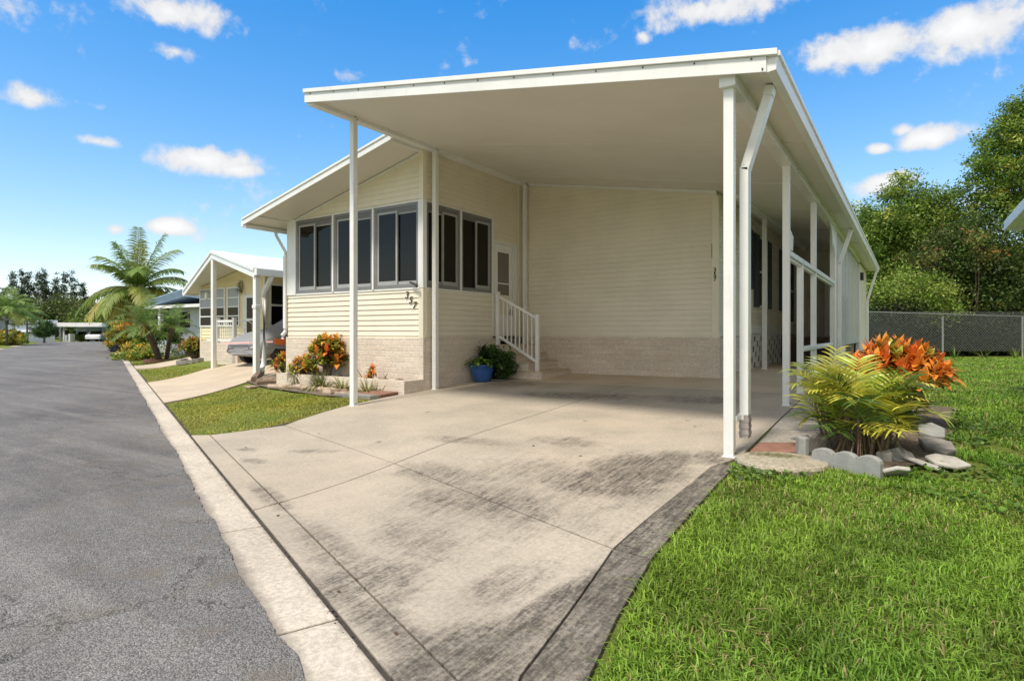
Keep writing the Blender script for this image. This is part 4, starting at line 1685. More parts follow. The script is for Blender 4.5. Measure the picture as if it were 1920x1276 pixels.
# pots by the steps
pot = thing('flower_pot', 'glazed blue round flower pot on the carport floor', 'pot', (-7.0, 9.37, .085))
PB = np.array([-6.92, 9.36, float(gz(-6.92, 9.36))])
m_ = MB()
m_.lathe(PB, [(.13, 0), (.155, .02), (.20, .12), (.225, .22), (.24, .30), (.255, .31), (.255, .335), (.235, .335), (.22, .28), (.10, .27)], 32)
build('pot_body', m_, M['blue_pot'], pot, smooth=True)
m_ = MB()
m_.lathe(PB + np.array([0, 0, .275]), [(.22, 0), (.0, .015)], 20)
build('soil', m_, M['soil'], pot)
r = np.random.default_rng(21)
pp = thing('potted_plant', 'bright green leafy plant with a dark spiky top growing in the blue pot', 'plant', PB + np.array([0, 0, .28]))
m_ = MB()
for i in range(230):
    a, q = r.random() * 6.28, r.random() ** .6 * .30
    el = math.radians(r.normal(25, 25))
    p = PB + np.array([q * math.cos(a), q * math.sin(a), .28 + .16 * r.random() * (1.2 - q * 2) + .04])
    d = (math.cos(a) * math.cos(el), math.sin(a) * math.cos(el), math.sin(el))
    m_.strip(p, d, (0, 0, 1), .085, .06, 1.2, 3, .15, jitter((.13, .23, .04), r, .25))
build('foliage', m_, M['leaf'], pp, color=True)
m_ = MB()
for i in range(90):
    a = r.random() * 6.28
    z = .30 + .36 * r.random()
    el = math.radians(r.normal(45, 20))
    p = PB + np.array([-.03 + .03 * math.cos(a), .06 + .03 * math.sin(a), z])
    d = (math.cos(a) * math.cos(el), math.sin(a) * math.cos(el), math.sin(el))
    m_.strip(p, d, (0, 0, 1), .17, .035, .5, 3, .2, jitter((.03, .065, .02), r, .3))
build('spiky_top', m_, M['leaf'], pp, color=True)
b2 = np.array([-6.78, 9.75, float(gz(-6.78, 9.75))])
bp = thing('leafy_plant', 'dense dark green trailing plant in a black pot between blue pot and steps', 'plant', b2)
m_ = MB()
m_.lathe(b2, [(.12, 0), (.17, .2), (.17, .23)], 20)
build('pot_body', m_, M['black'], bp)
V, F, c, C = leaf_cloud([(b2[0] - .02, b2[1], b2[2] + .40, .30, .26, .24), (b2[0] + .14, b2[1] - .02, b2[2] + .30, .24, .24, .26), (b2[0] - .1, b2[1] - .1, b2[2] + .45, .2, .2, .16)],
                        2600, .035, [(.045, .10, .022, 3), (.07, .14, .03, 2), (.10, .19, .04, .6)], r, 14, .045, .6, .5)
build_np('foliage', V, F, c, M['leaf'], parent=bp)
m_ = MB()
m_.lathe(np.array([-6.72, 9.62, float(gz(-6.72, 9.62)) + .004]), [(.17, 0), (.19, .02), (.0, .015)], 20)
tag(build('plant_saucer', m_, M['concrete_block'], loc=(-6.72, 9.62, .1)), 'flat grey saucer on the floor under the trailing plant', 'saucer')

# ================================================================ THE BED AT THE RIGHT CORNER
cc = G(1464, 868)
m_ = MB()
zc0 = float(gz(cc[0], cc[1]))
m_.lathe(np.array([-.92, 5.56, zc0 - .04]), [(.36, 0), (.37, .05), (.36, .072), (.30, .08), (.0, .082)], 40)
tag(build('round_cover', m_, M['cover'], loc=(-.92, 5.56, zc0), smooth=False), 'round mossy concrete cover lying in the grass by the front right post', 'round cover')

m_ = MB()
bed = [(-.76, 5.92), (-.55, 5.66), (-.2, 5.62), (.15, 6.1), (.32, 6.9), (.40, 7.9), (.5, 9.3), (-.5, 9.4), (-.62, 7.2), (-.72, 6.4)]
sheet('', bed, .012, None, mb=m_, cell=.3)
tag(build('mulch', m_, M['mulch']), kind='structure')

# scalloped edging block
p0, p1 = np.array([-.70, 5.70]), np.array([-.19, 5.50])
d = (p1 - p0)
L = np.linalg.norm(d)
d /= L
nrm = np.array([d[1], -d[0]])
zb0 = float(gz(-.45, 5.6)) - .04
prof = []
for k in range(3):
    for i in range(9):
        a = math.pi * (1 - i / 8)
        prof.append((L * (k + .5) / 3 + L / 6 * math.cos(a), .105 + .055 * math.sin(a)))
pts = [(p0[0], p0[1], zb0), ] + [(p0[0] + d[0] * t_, p0[1] + d[1] * t_, zb0 + z_ + .02) for t_, z_ in prof] + [(p1[0], p1[1], zb0)]
m_ = MB()
m_.prism(pts, (-nrm[0] * .07, -nrm[1] * .07, 0))
tag(build('edging_block', m_, M['concrete_block'], loc=(p0[0], p0[1], zb0), bevel=.008), 'grey scalloped concrete edging block in front of the palm shrub', 'edging block')


def rough_block(label, c, size, rot, tilt, mat, name='edging_stone', cat='stone', seed=0, group='stones round the right corner bed', zo=0):
    r = np.random.default_rng(seed)
    m = MB()
    sx, sy, sz = size
    n = 6
    ring = [(sx / 2 * math.cos(a) * (1 + r.normal(0, .16)), sy / 2 * math.sin(a) * (1 + r.normal(0, .16))) for a in np.linspace(0, 2 * math.pi, n, endpoint=False) + .3]
    R = Matrix.Rotation(rot, 3, 'Z') @ Matrix.Rotation(tilt, 3, 'X')
    z = float(gz(c[0], c[1]))
    vs = [Vector((c[0], c[1], z + sz * .35 + zo)) + R @ Vector((x, y, -sz / 2)) for x, y in ring]
    m.prism(vs, R @ Vector((0, 0, sz)))
    o = build(name, m, M[mat], loc=(c[0], c[1], z), bevel=.012)
    tag(o, label, cat, group)


rough_block('upright dark grey block standing between the round cover and the scalloped block', (-.80, 5.93), (.10, .17, .20), .5, 0, 'concrete_block', seed=1)
rough_block('dark upright stone behind the upright grey block at the palm shrub foot', (-.70, 6.12), (.16, .10, .18), .3, .2, 'paver_dark', seed=2)
rough_block('pale stone at the back left of the palm shrub foot', (-.60, 6.28), (.16, .12, .15), .2, .1, 'concrete_block', seed=3)
rough_block('whitewashed broken paver leaning at the right end of the scalloped block', (-.10, 5.60), (.22, .24, .035), .4, -.55, 'paver_white', seed=4, name='broken_paver', cat='paver')
rough_block('large grey flat stone on edge at the right of the palm shrub', (-.06, 6.10), (.26, .18, .07), .7, .7, 'concrete_block', seed=5)
rough_block('long dark slab lying aslant along the right side of the bed', (.22, 6.62), (.24, .52, .05), .25, .12, 'paver_dark', seed=6, zo=.02)
rough_block('white jagged broken paver lowest on the right of the bed', (.25, 6.08), (.30, .36, .035), .7, .15, 'paver_white', seed=7, name='broken_paver', cat='paver', zo=.02)
rough_block('narrow pale board sliver between the two white broken pavers', (.06, 5.98), (.10, .40, .03), .95, .15, 'paver_white', seed=8, name='broken_paver', cat='paver', zo=.02)
rough_block('grey slab under the right fronds of the palm shrub', (.20, 7.25), (.26, .34, .05), .2, .3, 'concrete_block', seed=9, zo=.03)
rough_block('small pale stone half hidden in the dead fronds', (-.17, 6.0), (.14, .1, .1), .3, .1, 'paver_white', seed=10)

# areca palm shrub
r = np.random.default_rng(31)
ab = np.array([-.36, 6.25, float(gz(-.36, 6.25))])
ar = thing('palm_shrub', 'yellow green feathery palm shrub at the carport corner bed', 'palm shrub', ab)
canes = MB()
for i in range(40):
    a = r.random() * 6.28
    rr = .25 * math.sqrt(r.random())
    foot = ab + np.array([rr * math.cos(a), rr * math.sin(a), -.02])
    hgt = .14 + .38 * r.random()
    top = foot + np.array([.25 * rr * math.cos(a), .25 * rr * math.sin(a), hgt])
    canes.tube([foot, top], [.016, .011], 6, (.22, .20, .06))
    nfr = 2
    for k in range(nfr):
        az = a + r.normal(0, .8)
        yel = r.random()
        c0 = lerp3((.22, .34, .035), (.62, .58, .06), yel)
        c1 = lerp3((.32, .42, .05), (.72, .64, .10), yel)
        if r.random() < .22:
            c0, c1 = (.05, .11, .02), (.09, .16, .03)
        m = MB()
        frond(m, top, az, math.radians(35 + 48 * r.random()), .24 + .18 * r.random(), 1.1 + .5 * r.random(), 11, .23, .021, c0, c1, r, vee=.3, rad=.007, start=.12, hang=.4)
        build('frond', m, M['leaf_gloss'], ar, color=True)
for (bx, by, az, el, L, c0) in ((-.95, 6.55, 2.2, 70, .75, (.06, .12, .025)), (-.90, 6.60, 2.9, 60, .8, (.22, .30, .05)), (-.85, 6.60, 1.6, 74, .85, (.10, .17, .03)),
                           (-.80, 6.7, .8, 75, .8, (.12, .2, .03)), (-.88, 6.5, -1.5, 50, .6, (.35, .38, .07)), (-.92, 6.62, -2.6, 48, .55, (.4, .42, .09)),
                           (-.82, 6.60, 1.0, 82, .95, (.5, .42, .10)), (-.86, 6.62, 3.2, 72, .72, (.05, .10, .02))):
    m = MB()
    b0 = np.array([bx + .15, by + .1, float(gz(bx, by)) + .45])
    canes.tube([b0 - np.array([-.1, 0, .5]), b0], [.014, .010], 6, (.16, .14, .05))
    frond(m, b0, az, math.radians(el), L * .5, 1.3, 10, .20, .02, c0, lerp3(c0, (.45, .45, .08), .5), r, vee=.3, rad=.008, hang=.5)
    build('frond', m, M['leaf_gloss'], ar, color=True)
build('cane', canes, M['stem'], ar)
dead = MB()
for i in range(120):
    a = r.random() * 6.28
    q = .30 * math.sqrt(r.random())
    p = ab + np.array([q * math.cos(a), q * math.sin(a), .06 + .28 * r.random()])
    d = (math.cos(a) * .6, math.sin(a) * .6, -.2 - .6 * r.random())
    dead.strip(p, d, (0, 0, 1), .2 + .2 * r.random(), .014, .6, 4, .1, jitter((.22, .16, .08), r, .3), prof=lambda t: 1 - .8 * t)
build('dead_frond', dead, M['leaf'], ar, color=True)

croton('wide vivid orange croton behind the palm shrub on the right lawn', (-.12, 7.65, .04), 1.0, .47, 80, .155, 12, hot=.93, shape=.55, lower=.8, per=12, width=.44, clear=.25, trunk=6,
       pal=((.82, .17, .025), (.85, .25, .03), (.76, .12, .02), (.85, .36, .06)), green=((.045, .08, .03), (.06, .10, .03), (.40, .40, .06)))


# ================================================================ FENCE AND TREES BEHIND
fa_, fb_ = DP(1600, 668, 25.6), DP(2010, 666, 26.4)
fdir = (fb_ - fa_)
FLEN = float(np.linalg.norm(fdir[:2]))
fdir = fdir / FLEN
FZ = lambda p: float(gz(p[0], p[1])) - .03
fen = thing('chain_link_fence', 'silver chain link fence along the back edge of the lawn', 'fence', (fa_[0], fa_[1], 0))
FH = 1.72
for k in range(0, 5):
    t_ = .35 + k * 3.72 + (.0 if k else .0)
    p = fa_ + fdir * t_
    if t_ > FLEN:
        break
    z = FZ(p)
    m = MB()
    m.tube([(p[0], p[1], z - .1), (p[0], p[1], z + FH + .03)], .035, 10)
    m.tube([(p[0], p[1], z + FH + .03), (p[0], p[1], z + FH + .06)], [.04, .01], 10)
    build('post', m, M['galv'], fen)
m = MB()
m.tube([(fa_[0], fa_[1], FZ(fa_) + FH), (fb_[0], fb_[1], FZ(fb_) + FH)], .014, 6)
build('top_rail', m, M['galv'], fen)
m = MB()
sp = .125
nw = int(FLEN / sp)
zf = FZ(fa_)
off = np.array([fdir[1], -fdir[0]]) * .045
for i in range(-int(FH / sp), nw):
    for sg in (0, 1):
        x0, x1 = i * sp, i * sp + FH
        z0, z1 = zf, zf + FH
        if sg:
            z0, z1 = z1, z0
        a0, a1 = max(0, x0), min(FLEN, x1)
        if a1 <= a0:
            continue
        za = z0 + (z1 - z0) * (a0 - x0) / FH
        zb_ = z0 + (z1 - z0) * (a1 - x0) / FH
        q0, q1 = fa_ + fdir * a0, fa_ + fdir * a1
        m.beam((q0[0] + off[0], q0[1] + off[1], za), (q1[0] + off[0], q1[1] + off[1], zb_), .0045, .0045)
build('wire_mesh', m, M['galv'], fen)

GRN = [(.105, .18, .026, 3), (.17, .265, .038, 3), (.27, .36, .055, 1.6), (.40, .41, .07, .45)]
UND = [(.018, .03, .009, 3), (.03, .048, .013, 2), (.07, .09, .025, .6)]  # dark dead vine tones, deepened further to stand for shade behind the fence
DRK = [(.035, .06, .014, 3), (.065, .10, .022, 3), (.11, .15, .03, 1.2)]
LIM = [(.17, .27, .035, 3), (.25, .34, .05, 3), (.35, .40, .08, 1.2), (.11, .17, .025, 1)]


def site(px, depth, py=None):
    p = DP(px, 640, depth)
    p[2] = float(gz(p[0], p[1])) if py is None else (EYE - (py - HY) / F_PX * depth)
    return p


b = site(1928, 29.5)
tree('vine_covered_tree', 'tall tree smothered in vines at the right edge behind the fence', b,
     [(.3, 0, 9.6, 1.9, 2.0, 2.9), (-.9, 0, 9.2, 1.5, 1.6, 1.6), (-.2, -.3, 6.6, 2.3, 2.0, 2.3), (.8, .4, 4.0, 2.6, 2.2, 2.6), (-.8, .2, 3.4, 2.2, 1.8, 2.2),
      (1.6, .5, 8.6, 2.3, 2.2, 3.2), (.9, 0, 11.6, 1.5, 1.5, 1.6), (0, 0, 11.4, 1.2, 1.2, 1.4), (-1.9, -.2, 9.5, .7, .8, .7), (-1.5, 0, 7.9, 1.4, 1.3, 1.7), (-.9, 0, 10.6, 1.0, 1.1, 1.1)],
     76000, .082, GRN + [(.33, .30, .05, .35)], 41, trunk=.28, th=3.5, spread=.25, per=60, shell=.45)
b = site(1825, 29.0)
tree('vine_covered_tree', 'shorter dark green tree with browning vines left of the tallest tree', b,
     [(0, 0, 4.9, 1.6, 1.5, 1.6), (.5, 0, 3.0, 1.9, 1.6, 2.0), (-.6, .2, 3.2, 1.6, 1.5, 1.8)], 24000, .082, DRK + [(.11, .19, .03, 2), (.20, .13, .035, .3)], 42, trunk=.2, th=2.2)
b = site(1700, 33.5)
tree('broadleaf_tree', 'light green broadleaf tree rising right above the far end of the carport roof', b,
     [(.2, 0, 7.0, 2.3, 2.2, 2.0), (-1.4, 0, 6.2, 1.9, 1.8, 1.9), (1.6, .2, 7.2, 1.7, 1.7, 1.5), (.1, 0, 8.6, 1.2, 1.2, 1.1), (.2, .2, 4.6, 2.6, 2.0, 1.7), (1.9, .2, 5.4, 1.7, 1.5, 1.5)],
     50000, .088, GRN, 43, trunk=.25, th=3.4, spread=.28, per=55, shell=.35)
b = site(1612, 37)
tree('broadleaf_tree', 'slim airy tree peeking just over the right eave of the carport', b,
     [(.2, 0, 7.2, 1.2, 1.2, 1.4), (-.3, 0, 5.4, 1.7, 1.5, 1.6), (1.0, 0, 6.4, 1.3, 1.2, 1.3), (.6, 0, 3.6, 2.0, 1.6, 1.6)], 21000, .088, GRN, 44, trunk=.18, th=3.4, spread=.28, per=50, shell=.3)
b = site(1690, 28.2)
tree('leafy_bush', 'lime green bush spilling over the fence left of its bare post', b,
     [(0, 0, 2.5, 1.5, 1.1, 1.3), (-.9, .1, 2.0, 1.2, 1.0, 1.1), (.9, 0, 2.4, 1.2, 1.0, 1.2)], 17000, .068, LIM, 45, cat='bush', trunk=.1, th=1.0, spread=.28)
b = site(1775, 30.0)
tree('leafy_bush', 'olive and brown tangled bush in the middle behind the fence', b,
     [(0, 0, 3.2, 1.6, 1.2, 1.5), (.2, 0, 5.0, 1.4, 1.2, 1.2), (-.6, 0, 4.1, 1.2, 1.2, 1.2)], 17000, .072, [(.10, .12, .03, 2), (.06, .09, .02, 2), (.16, .21, .04, 1.4), (.20, .14, .05, .35)], 46, cat='bush', trunk=.1, th=1.0)
b = site(1830, 27.3)
rr_ = np.random.default_rng(77)
vn = thing('orange_vine', 'browned orange vine hanging on the trees below the tallest crown', 'vine', (b[0], b[1], b[2]))
V, F, c, C = leaf_cloud([(b[0], b[1] + .3, 5.3, .35, .4, .6), (b[0] + .8, b[1] + .7, 4.7, .5, .3, .25), (b[0] + .2, b[1] + .4, 4.4, .25, .3, .5), (b[0] - 1.6, b[1] - .5, 4.6, .35, .3, .4)], 800, .07,
                        [(.34, .17, .05, 2), (.26, .14, .05, 1), (.16, .20, .04, 3)], rr_, 12, .18, .4, .3)
build_np('foliage', V, F, c, M['leaf'], parent=vn)
m = MB()
for k in range(4):
    a = C[rr_.integers(len(C))]
    m.tube([(b[0] + rr_.normal(0, .2), b[1] + .4, .2), (a[0], a[1], a[2] * .6), tuple(a)], [.012, .01, .005], 5, cap=False)
build('stem', m, M['bark_dark'], vn)
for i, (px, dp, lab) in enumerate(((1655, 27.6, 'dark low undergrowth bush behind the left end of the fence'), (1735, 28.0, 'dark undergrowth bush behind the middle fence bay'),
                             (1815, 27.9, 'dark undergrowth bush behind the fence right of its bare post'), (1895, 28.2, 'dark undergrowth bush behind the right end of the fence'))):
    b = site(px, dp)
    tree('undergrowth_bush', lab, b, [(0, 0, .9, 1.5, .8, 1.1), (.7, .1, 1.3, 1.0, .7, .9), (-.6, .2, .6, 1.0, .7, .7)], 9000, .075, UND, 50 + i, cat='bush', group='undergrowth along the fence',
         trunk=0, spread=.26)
# the deep wood behind the fence, and weeds at its foot
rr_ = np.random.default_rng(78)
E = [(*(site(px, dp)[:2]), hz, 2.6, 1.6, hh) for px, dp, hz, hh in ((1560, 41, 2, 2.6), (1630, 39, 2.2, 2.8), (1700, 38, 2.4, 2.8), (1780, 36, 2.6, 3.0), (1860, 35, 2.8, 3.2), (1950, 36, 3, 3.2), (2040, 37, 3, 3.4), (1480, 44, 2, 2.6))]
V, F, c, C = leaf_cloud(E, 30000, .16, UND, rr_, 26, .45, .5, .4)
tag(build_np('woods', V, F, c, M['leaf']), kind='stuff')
for i, (px, lab) in enumerate(((1722, 'thin upright weed at the fence foot left of the bare post'), (1790, 'leaning weed with long blades at the foot of the bare fence post'),
                          (1845, 'arched weed against the fence right of the post'), (1905, 'tall weed clump at the right end of the fence'))):
    b = site(px, 25.3)
    m = MB()
    for k in range(14):
        a = rr_.random() * 6.28
        el = math.radians(50 + 35 * rr_.random())
        m.strip(b + np.array([.08 * math.cos(a), .08 * math.sin(a), 0]), (math.cos(a) * math.cos(el), math.sin(a) * math.cos(el), math.sin(el)), (0, 0, 1), .35 + .4 * rr_.random(), .035, 1.1, 5, .1,
                jitter((.13, .20, .04), rr_, .2), prof=lambda t: 1 - t ** 2)
    tag(build('weed', m, M['leaf'], loc=b, color=True), lab, 'weed', 'weeds along the fence')

# the next home's eave on the right
nb = thing('neighbour_home', 'white eave corner of the next home at the right edge', 'house', (3.6, 9, 0))
ex, ey = DP(1896, 425, 10.5)[:2]
ez = 2.86
m = MB()
m.prism([(ex, ey, ez), (ex + 4.5, ey, ez + .9), (ex + 4.5, ey, ez + 1.02), (ex, ey, ez + .12)], (0, -10, 0))
build('roof', m, M['roof_white'], nb)
m = MB()
m.box(ex - .10, ex - .002, ey - 10, ey, ez - .03, ez + .14)
m.prism([(ex, ey + .002, ez - .06), (ex + 4.5, ey + .002, ez + .84), (ex + 4.5, ey + .002, ez + 1.03), (ex, ey + .002, ez + .13)], (0, .02, 0))
build('gutter', m, M['white'], nb, bevel=.01)
m = MB()
siding(m, ((ex + .9, ey - .8), (0, -1), (-1, 0)), [rect(0, 9, .0, 3.0)])
m.box(ex + .92, ex + 4.5, ey - 9.8, ey - .8, -.1, ez + .0)
build('wall', m, M['vinyl'], nb)


# ================================================================ THE NEIGHBOUR'S HOME ON THE LEFT
nh = thing('neighbour_home', 'yellow home with white gabled porch next along the street', 'house', (-19.4, 11.7, .1))
AX, AY = -13.10, 8.55                          # right foot of the porch gable
PK = np.array([-17.68, 10.10])                 # under the peak
LF = 2 * PK - np.array([AX, AY])
ZE, ZP = 2.47, 3.40
fd2 = (np.array([AX, AY]) - PK)
sl = (ZP - ZE) / (AX - PK[0])


def roof_half(mb, p, q, zp, zq, depth_y, th):
    """roof slope from ridge line at p to eave line at q, running into the lot to y = depth_y"""
    vs = [(p[0], p[1], zp), (q[0], q[1], zq), (q[0], depth_y, zq), (p[0], depth_y, zp)]
    mb.prism(vs, (0, 0, th))


NY = 24.0
m = MB()
roof_half(m, PK, (AX, AY), ZP, ZE, NY, .09)
roof_half(m, PK, LF, ZP, ZE, NY, .09)
nroof = build('roof', m, M['ceiling'], nh)
m = MB()
o1 = np.array([-.02, -.05])
for (p, q, zp, zq) in ((PK, (AX, AY), ZP, ZE), (PK, LF, ZP, ZE)):
    vs = [(p[0], p[1] - .03, zp + .094), (q[0], q[1] - .03, zq + .094), (q[0], NY + .02, zq + .094), (p[0], NY + .02, zp + .094)]
    m.prism(vs, (0, 0, .03))
for k in range(16):
    y = 10.4 + k * .9
    if k % 2 == 0:
        m.prism([(PK[0] + .05, y, ZP + .125), (AX, y - .0, ZE + .127), (AX, y + .03, ZE + .127), (PK[0] + .05, y + .03, ZP + .125)], (0, 0, .012))
build('roof_sheet', m, M['roof_white'], nroof)
m = MB()
for (q, zq) in (((AX, AY), ZE), (LF, ZE)):
    for dz, w, off in ((-.10, .16, .0), (.06, .08, -.03)):
        p0 = Vector((PK[0], PK[1] + off, ZP + dz + w / 2 - .02))
        p1 = Vector((q[0], q[1] + off, zq + dz + w / 2 - .02))
        m.beam(p0, p1, .03, w)
m.box(AX - .0, AX + .10, AY - .02, NY, ZE - .06, ZE + .10)
m.box(LF[0] - .10, LF[0], LF[1], NY, ZE - .06, ZE + .10)
build('fascia', m, M['white'], nroof, bevel=.004)
for (x, y, zt) in ((PK[0], PK[1] + .06, ZP - .05), (AX - .06, AY + .08, ZE)):
    m = MB()
    z = float(gz(x, y))
    m.box(x - .06, x + .06, y - .06, y + .06, z - .02, zt)
    if zt == ZE:
        m.box(x - .075, x + .075, y - .075, y + .075, 1.62, 1.70)
    build('post', m, M['white'], nh, bevel=.008)
m = MB()
dsx, dsy = AX - .14, AY + .42
m.tube([(AX + .04, dsy, ZE - .04), (AX - .02, dsy, ZE - .16), (dsx - .10, dsy, ZE - .42), (dsx - .12, dsy, ZE - .55)], .065, 8)
m.tube([(dsx - .12, dsy, ZE - .5), (dsx - .12, dsy, .32), (dsx - .06, dsy - .08, .18), (dsx + .04, dsy - .2, .10)], .065, 8)
build('downspout', m, M['white'], nh, smooth=True)

NX0, NX1, NYF = -21.25, -17.45, 11.75
zroofn = lambda x: ZP - .02 - sl * abs(x - PK[0])
m = MB()
nw_ = NX1 - NX0
siding(m, ((NX0, NYF), (1, 0), (0, -1)), [[(0, .78), (nw_, .78), (nw_, zroofn(NX1)), (PK[0] - NX0, zroofn(PK[0])), (0, zroofn(NX0))]], pitch=.12)
siding(m, ((NX1, NYF), (0, 1), (1, 0)), [rect(0, 9, .3, zroofn(NX1))], pitch=.12)
m.box(NX0, NX1 - .01, NYF + .01, NYF + .1, .1, zroofn(NX0))
m.box(NX0, NX1 - .01, NYF + .1, NY, .1, zroofn(NX0))
m.prism([(NX0, NYF + .01, 2.5), (NX1 - .01, NYF + .01, 2.5), (NX1 - .01, NYF + .01, zroofn(NX1)), (PK[0], NYF + .01, ZP - .03), (NX0, NYF + .01, zroofn(NX0))], (0, .08, 0))
build('wall', m, M['vinyl_yellow'], nh)
m = MB()
m.box(NX0 - .03, NX0 + .05, NYF - .03, NYF + .05, .3, zroofn(NX0) - .02)
build('corner_trim', m, M['cream_trim'], nh)
m = MB()
m.box(NX1 - .06, NX1 + .035, NYF - .035, NYF - .001, .3, zroofn(NX1) - .02)
m.box(NX1 + .001, NX1 + .035, NYF, NYF + .08, .3, zroofn(NX1) - .02)
build('corner_trim', m, M['cream_trim'], nh)
m = MB()
m.box(-18.55, NX1 + .02, NYF - .97, NYF - .03, .0, .70)
m.box(NX0 - .024, NX1 + .024, NYF - .038, NYF - .0, .0, .72)
build('porch_base', m, M['block_x'], nh)


def nwin(xa, xb2, z0, z1, rows, y=NYF):
    f = MB()
    f.box(xa - .05, xb2 + .05, y - .05, y - .022, z0 - .05, z0)
    f.box(xa - .05, xb2 + .05, y - .05, y - .022, z1, z1 + .05)
    f.box(xa - .05, xa, y - .05, y - .022, z0, z1)
    f.box(xb2, xb2 + .05, y - .05, y - .022, z0, z1)
    for k in range(1, rows):
        z = z0 + (z1 - z0) * k / rows
        f.box(xa, xb2, y - .055, y - .022, z - .02, z + .02)
    o = build('window', f, M['white'], nh)
    g = MB()
    g.box(xa, xb2, y - .034, y - .028, z0, z0 + (z1 - z0) * .5)
    build('pane', g, M['glass_black'], o)
    g = MB()
    g.box(xa, xb2, y - .034, y - .028, z0 + (z1 - z0) * .5, z1)
    build('blind', g, M['blind'], o)


q = [float(YP(px, 560, NYF - .04)[0]) for px in (376, 396, 400, 420, 427.5, 447)]
z0w, z1w = float(YP(430, 609.5, NYF)[2]), float(YP(430, 541, NYF)[2])
nwin(q[0], q[1], z0w, z1w, 4)
nwin(q[1] + .12, q[3], z0w, z1w, 4)
nwin(q[4], q[5], z0w, z1w, 4)
# side window
ya, yb_ = float(XP(507, 560, NX1)[1]), float(XP(543, 560, NX1)[1])
zt, zb2 = float(XP(525, 536, NX1)[2]), float(XP(525, 609, NX1)[2])
f = MB()
f.box(NX1 + .022, NX1 + .05, ya - .08, yb_ + .08, zb2 - .07, zb2)
f.box(NX1 + .022, NX1 + .05, ya - .08, yb_ + .08, zt, zt + .07)
f.box(NX1 + .022, NX1 + .05, ya - .08, ya, zb2, zt)
f.box(NX1 + .022, NX1 + .05, yb_, yb_ + .08, zb2, zt)
f.box(NX1 + .022, NX1 + .055, ya, yb_, (zt + zb2) / 2 - .03, (zt + zb2) / 2 + .03)
o = build('window', f, M['white'], nh)
g = MB()
g.box(NX1 + .028, NX1 + .034, ya, yb_, zb2, zt)
build('pane', g, M['glass_black'], o)
# door at the right of the porch wall
xa, xb2 = float(YP(462, 560, NYF)[0]), float(YP(483, 560, NYF)[0])
f = MB()
f.box(xa, xb2, NYF - .05, NYF - .023, .80, 2.28)
f.box(xa - .06, xa, NYF - .06, NYF - .02, .78, 2.34)
f.box(xb2, xb2 + .06, NYF - .06, NYF - .02, .78, 2.34)
o = build('door', f, M['white'], nh)
g = MB()
g.box(xa + .10, xb2 - .10, NYF - .058, NYF - .051, .95, 1.42)
g.box(xa + .10, xb2 - .10, NYF - .058, NYF - .051, 1.50, 2.18)
build('glass_panel', g, M['glass_black'], o)
m = MB()
p = YP(388, 555, NYF - .06)
m.box(p[0] - .06, p[0] + .06, p[1] - .06, p[1] + .05, p[2] - .10, p[2] + .12)
build('wall_lamp', m, M['lamp_white'], nh, bevel=.02)
# wreath beside the window
p = YP(451.5, 539, NYF - .06)
rr_ = np.random.default_rng(61)
m = MB()
for k in range(110):
    a = rr_.random() * 6.28
    q_ = (.13 + .05 * rr_.normal())
    m.strip(p + np.array([q_ * math.cos(a), -.03 * rr_.random(), q_ * math.sin(a) * 1.2]), (rr_.normal(), rr_.normal() - .3, rr_.normal()), (0, 0, 1), .10, .03, .3, 2, .1, jitter((.20, .20, .09), rr_, .3))
tag(build('wreath', m, M['leaf'], loc=p, color=True), 'round dried wreath hung between window and door of the yellow home', 'wreath')
# porch railing
x0r, x1r = float(YP(407, 640, NYF - .95)[0]), float(YP(438.5, 640, NYF - .95)[0])
nr = thing('porch_railing', 'white picket railing on the yellow home porch', 'railing', (x0r, NYF - .95, .7))
yr_ = NYF - .93
for x in (x0r, x1r):
    m = MB()
    m.box(x - .05, x + .05, yr_ - .05, yr_ + .05, .70, 1.47)
    m.prism([(x - .06, yr_ - .06, 1.47), (x + .06, yr_ - .06, 1.47), (x + .06, yr_ + .06, 1.47), (x - .06, yr_ + .06, 1.47)], (0, 0, .03))
    build('post', m, M['white'], nr)
m = MB()
m.box(x0r, x1r, yr_ - .03, yr_ + .03, 1.36, 1.43)
m.box(x0r, x1r, yr_ - .03, yr_ + .03, 1.23, 1.26)
m.box(x0r - .6, x1r, yr_ - .03, yr_ + .03, .76, .82)
build('rail', m, M['white'], nr)
n = 9
for k in range(1, n):
    x = x0r + (x1r - x0r) * k / n
    m = MB()
    m.box(x - .009, x + .009, yr_ - .009, yr_ + .009, .80, 1.36)
    build('baluster', m, M['white_old'], nr)
m = MB()
m.tube([(x1r, yr_, 1.40), (x1r + .75, yr_ - .0, 1.38), (x1r + .95, yr_, 1.30), (x1r + .95, yr_, .5)], .016, 6)
m.tube([(x1r + .55, yr_, 1.15), (x1r + .55, yr_, .6)], .012, 6)
m.tube([(x1r, yr_, 1.0), (x1r + .95, yr_, .9)], .012, 6)
build('handrail', m, M['galv'], nr)

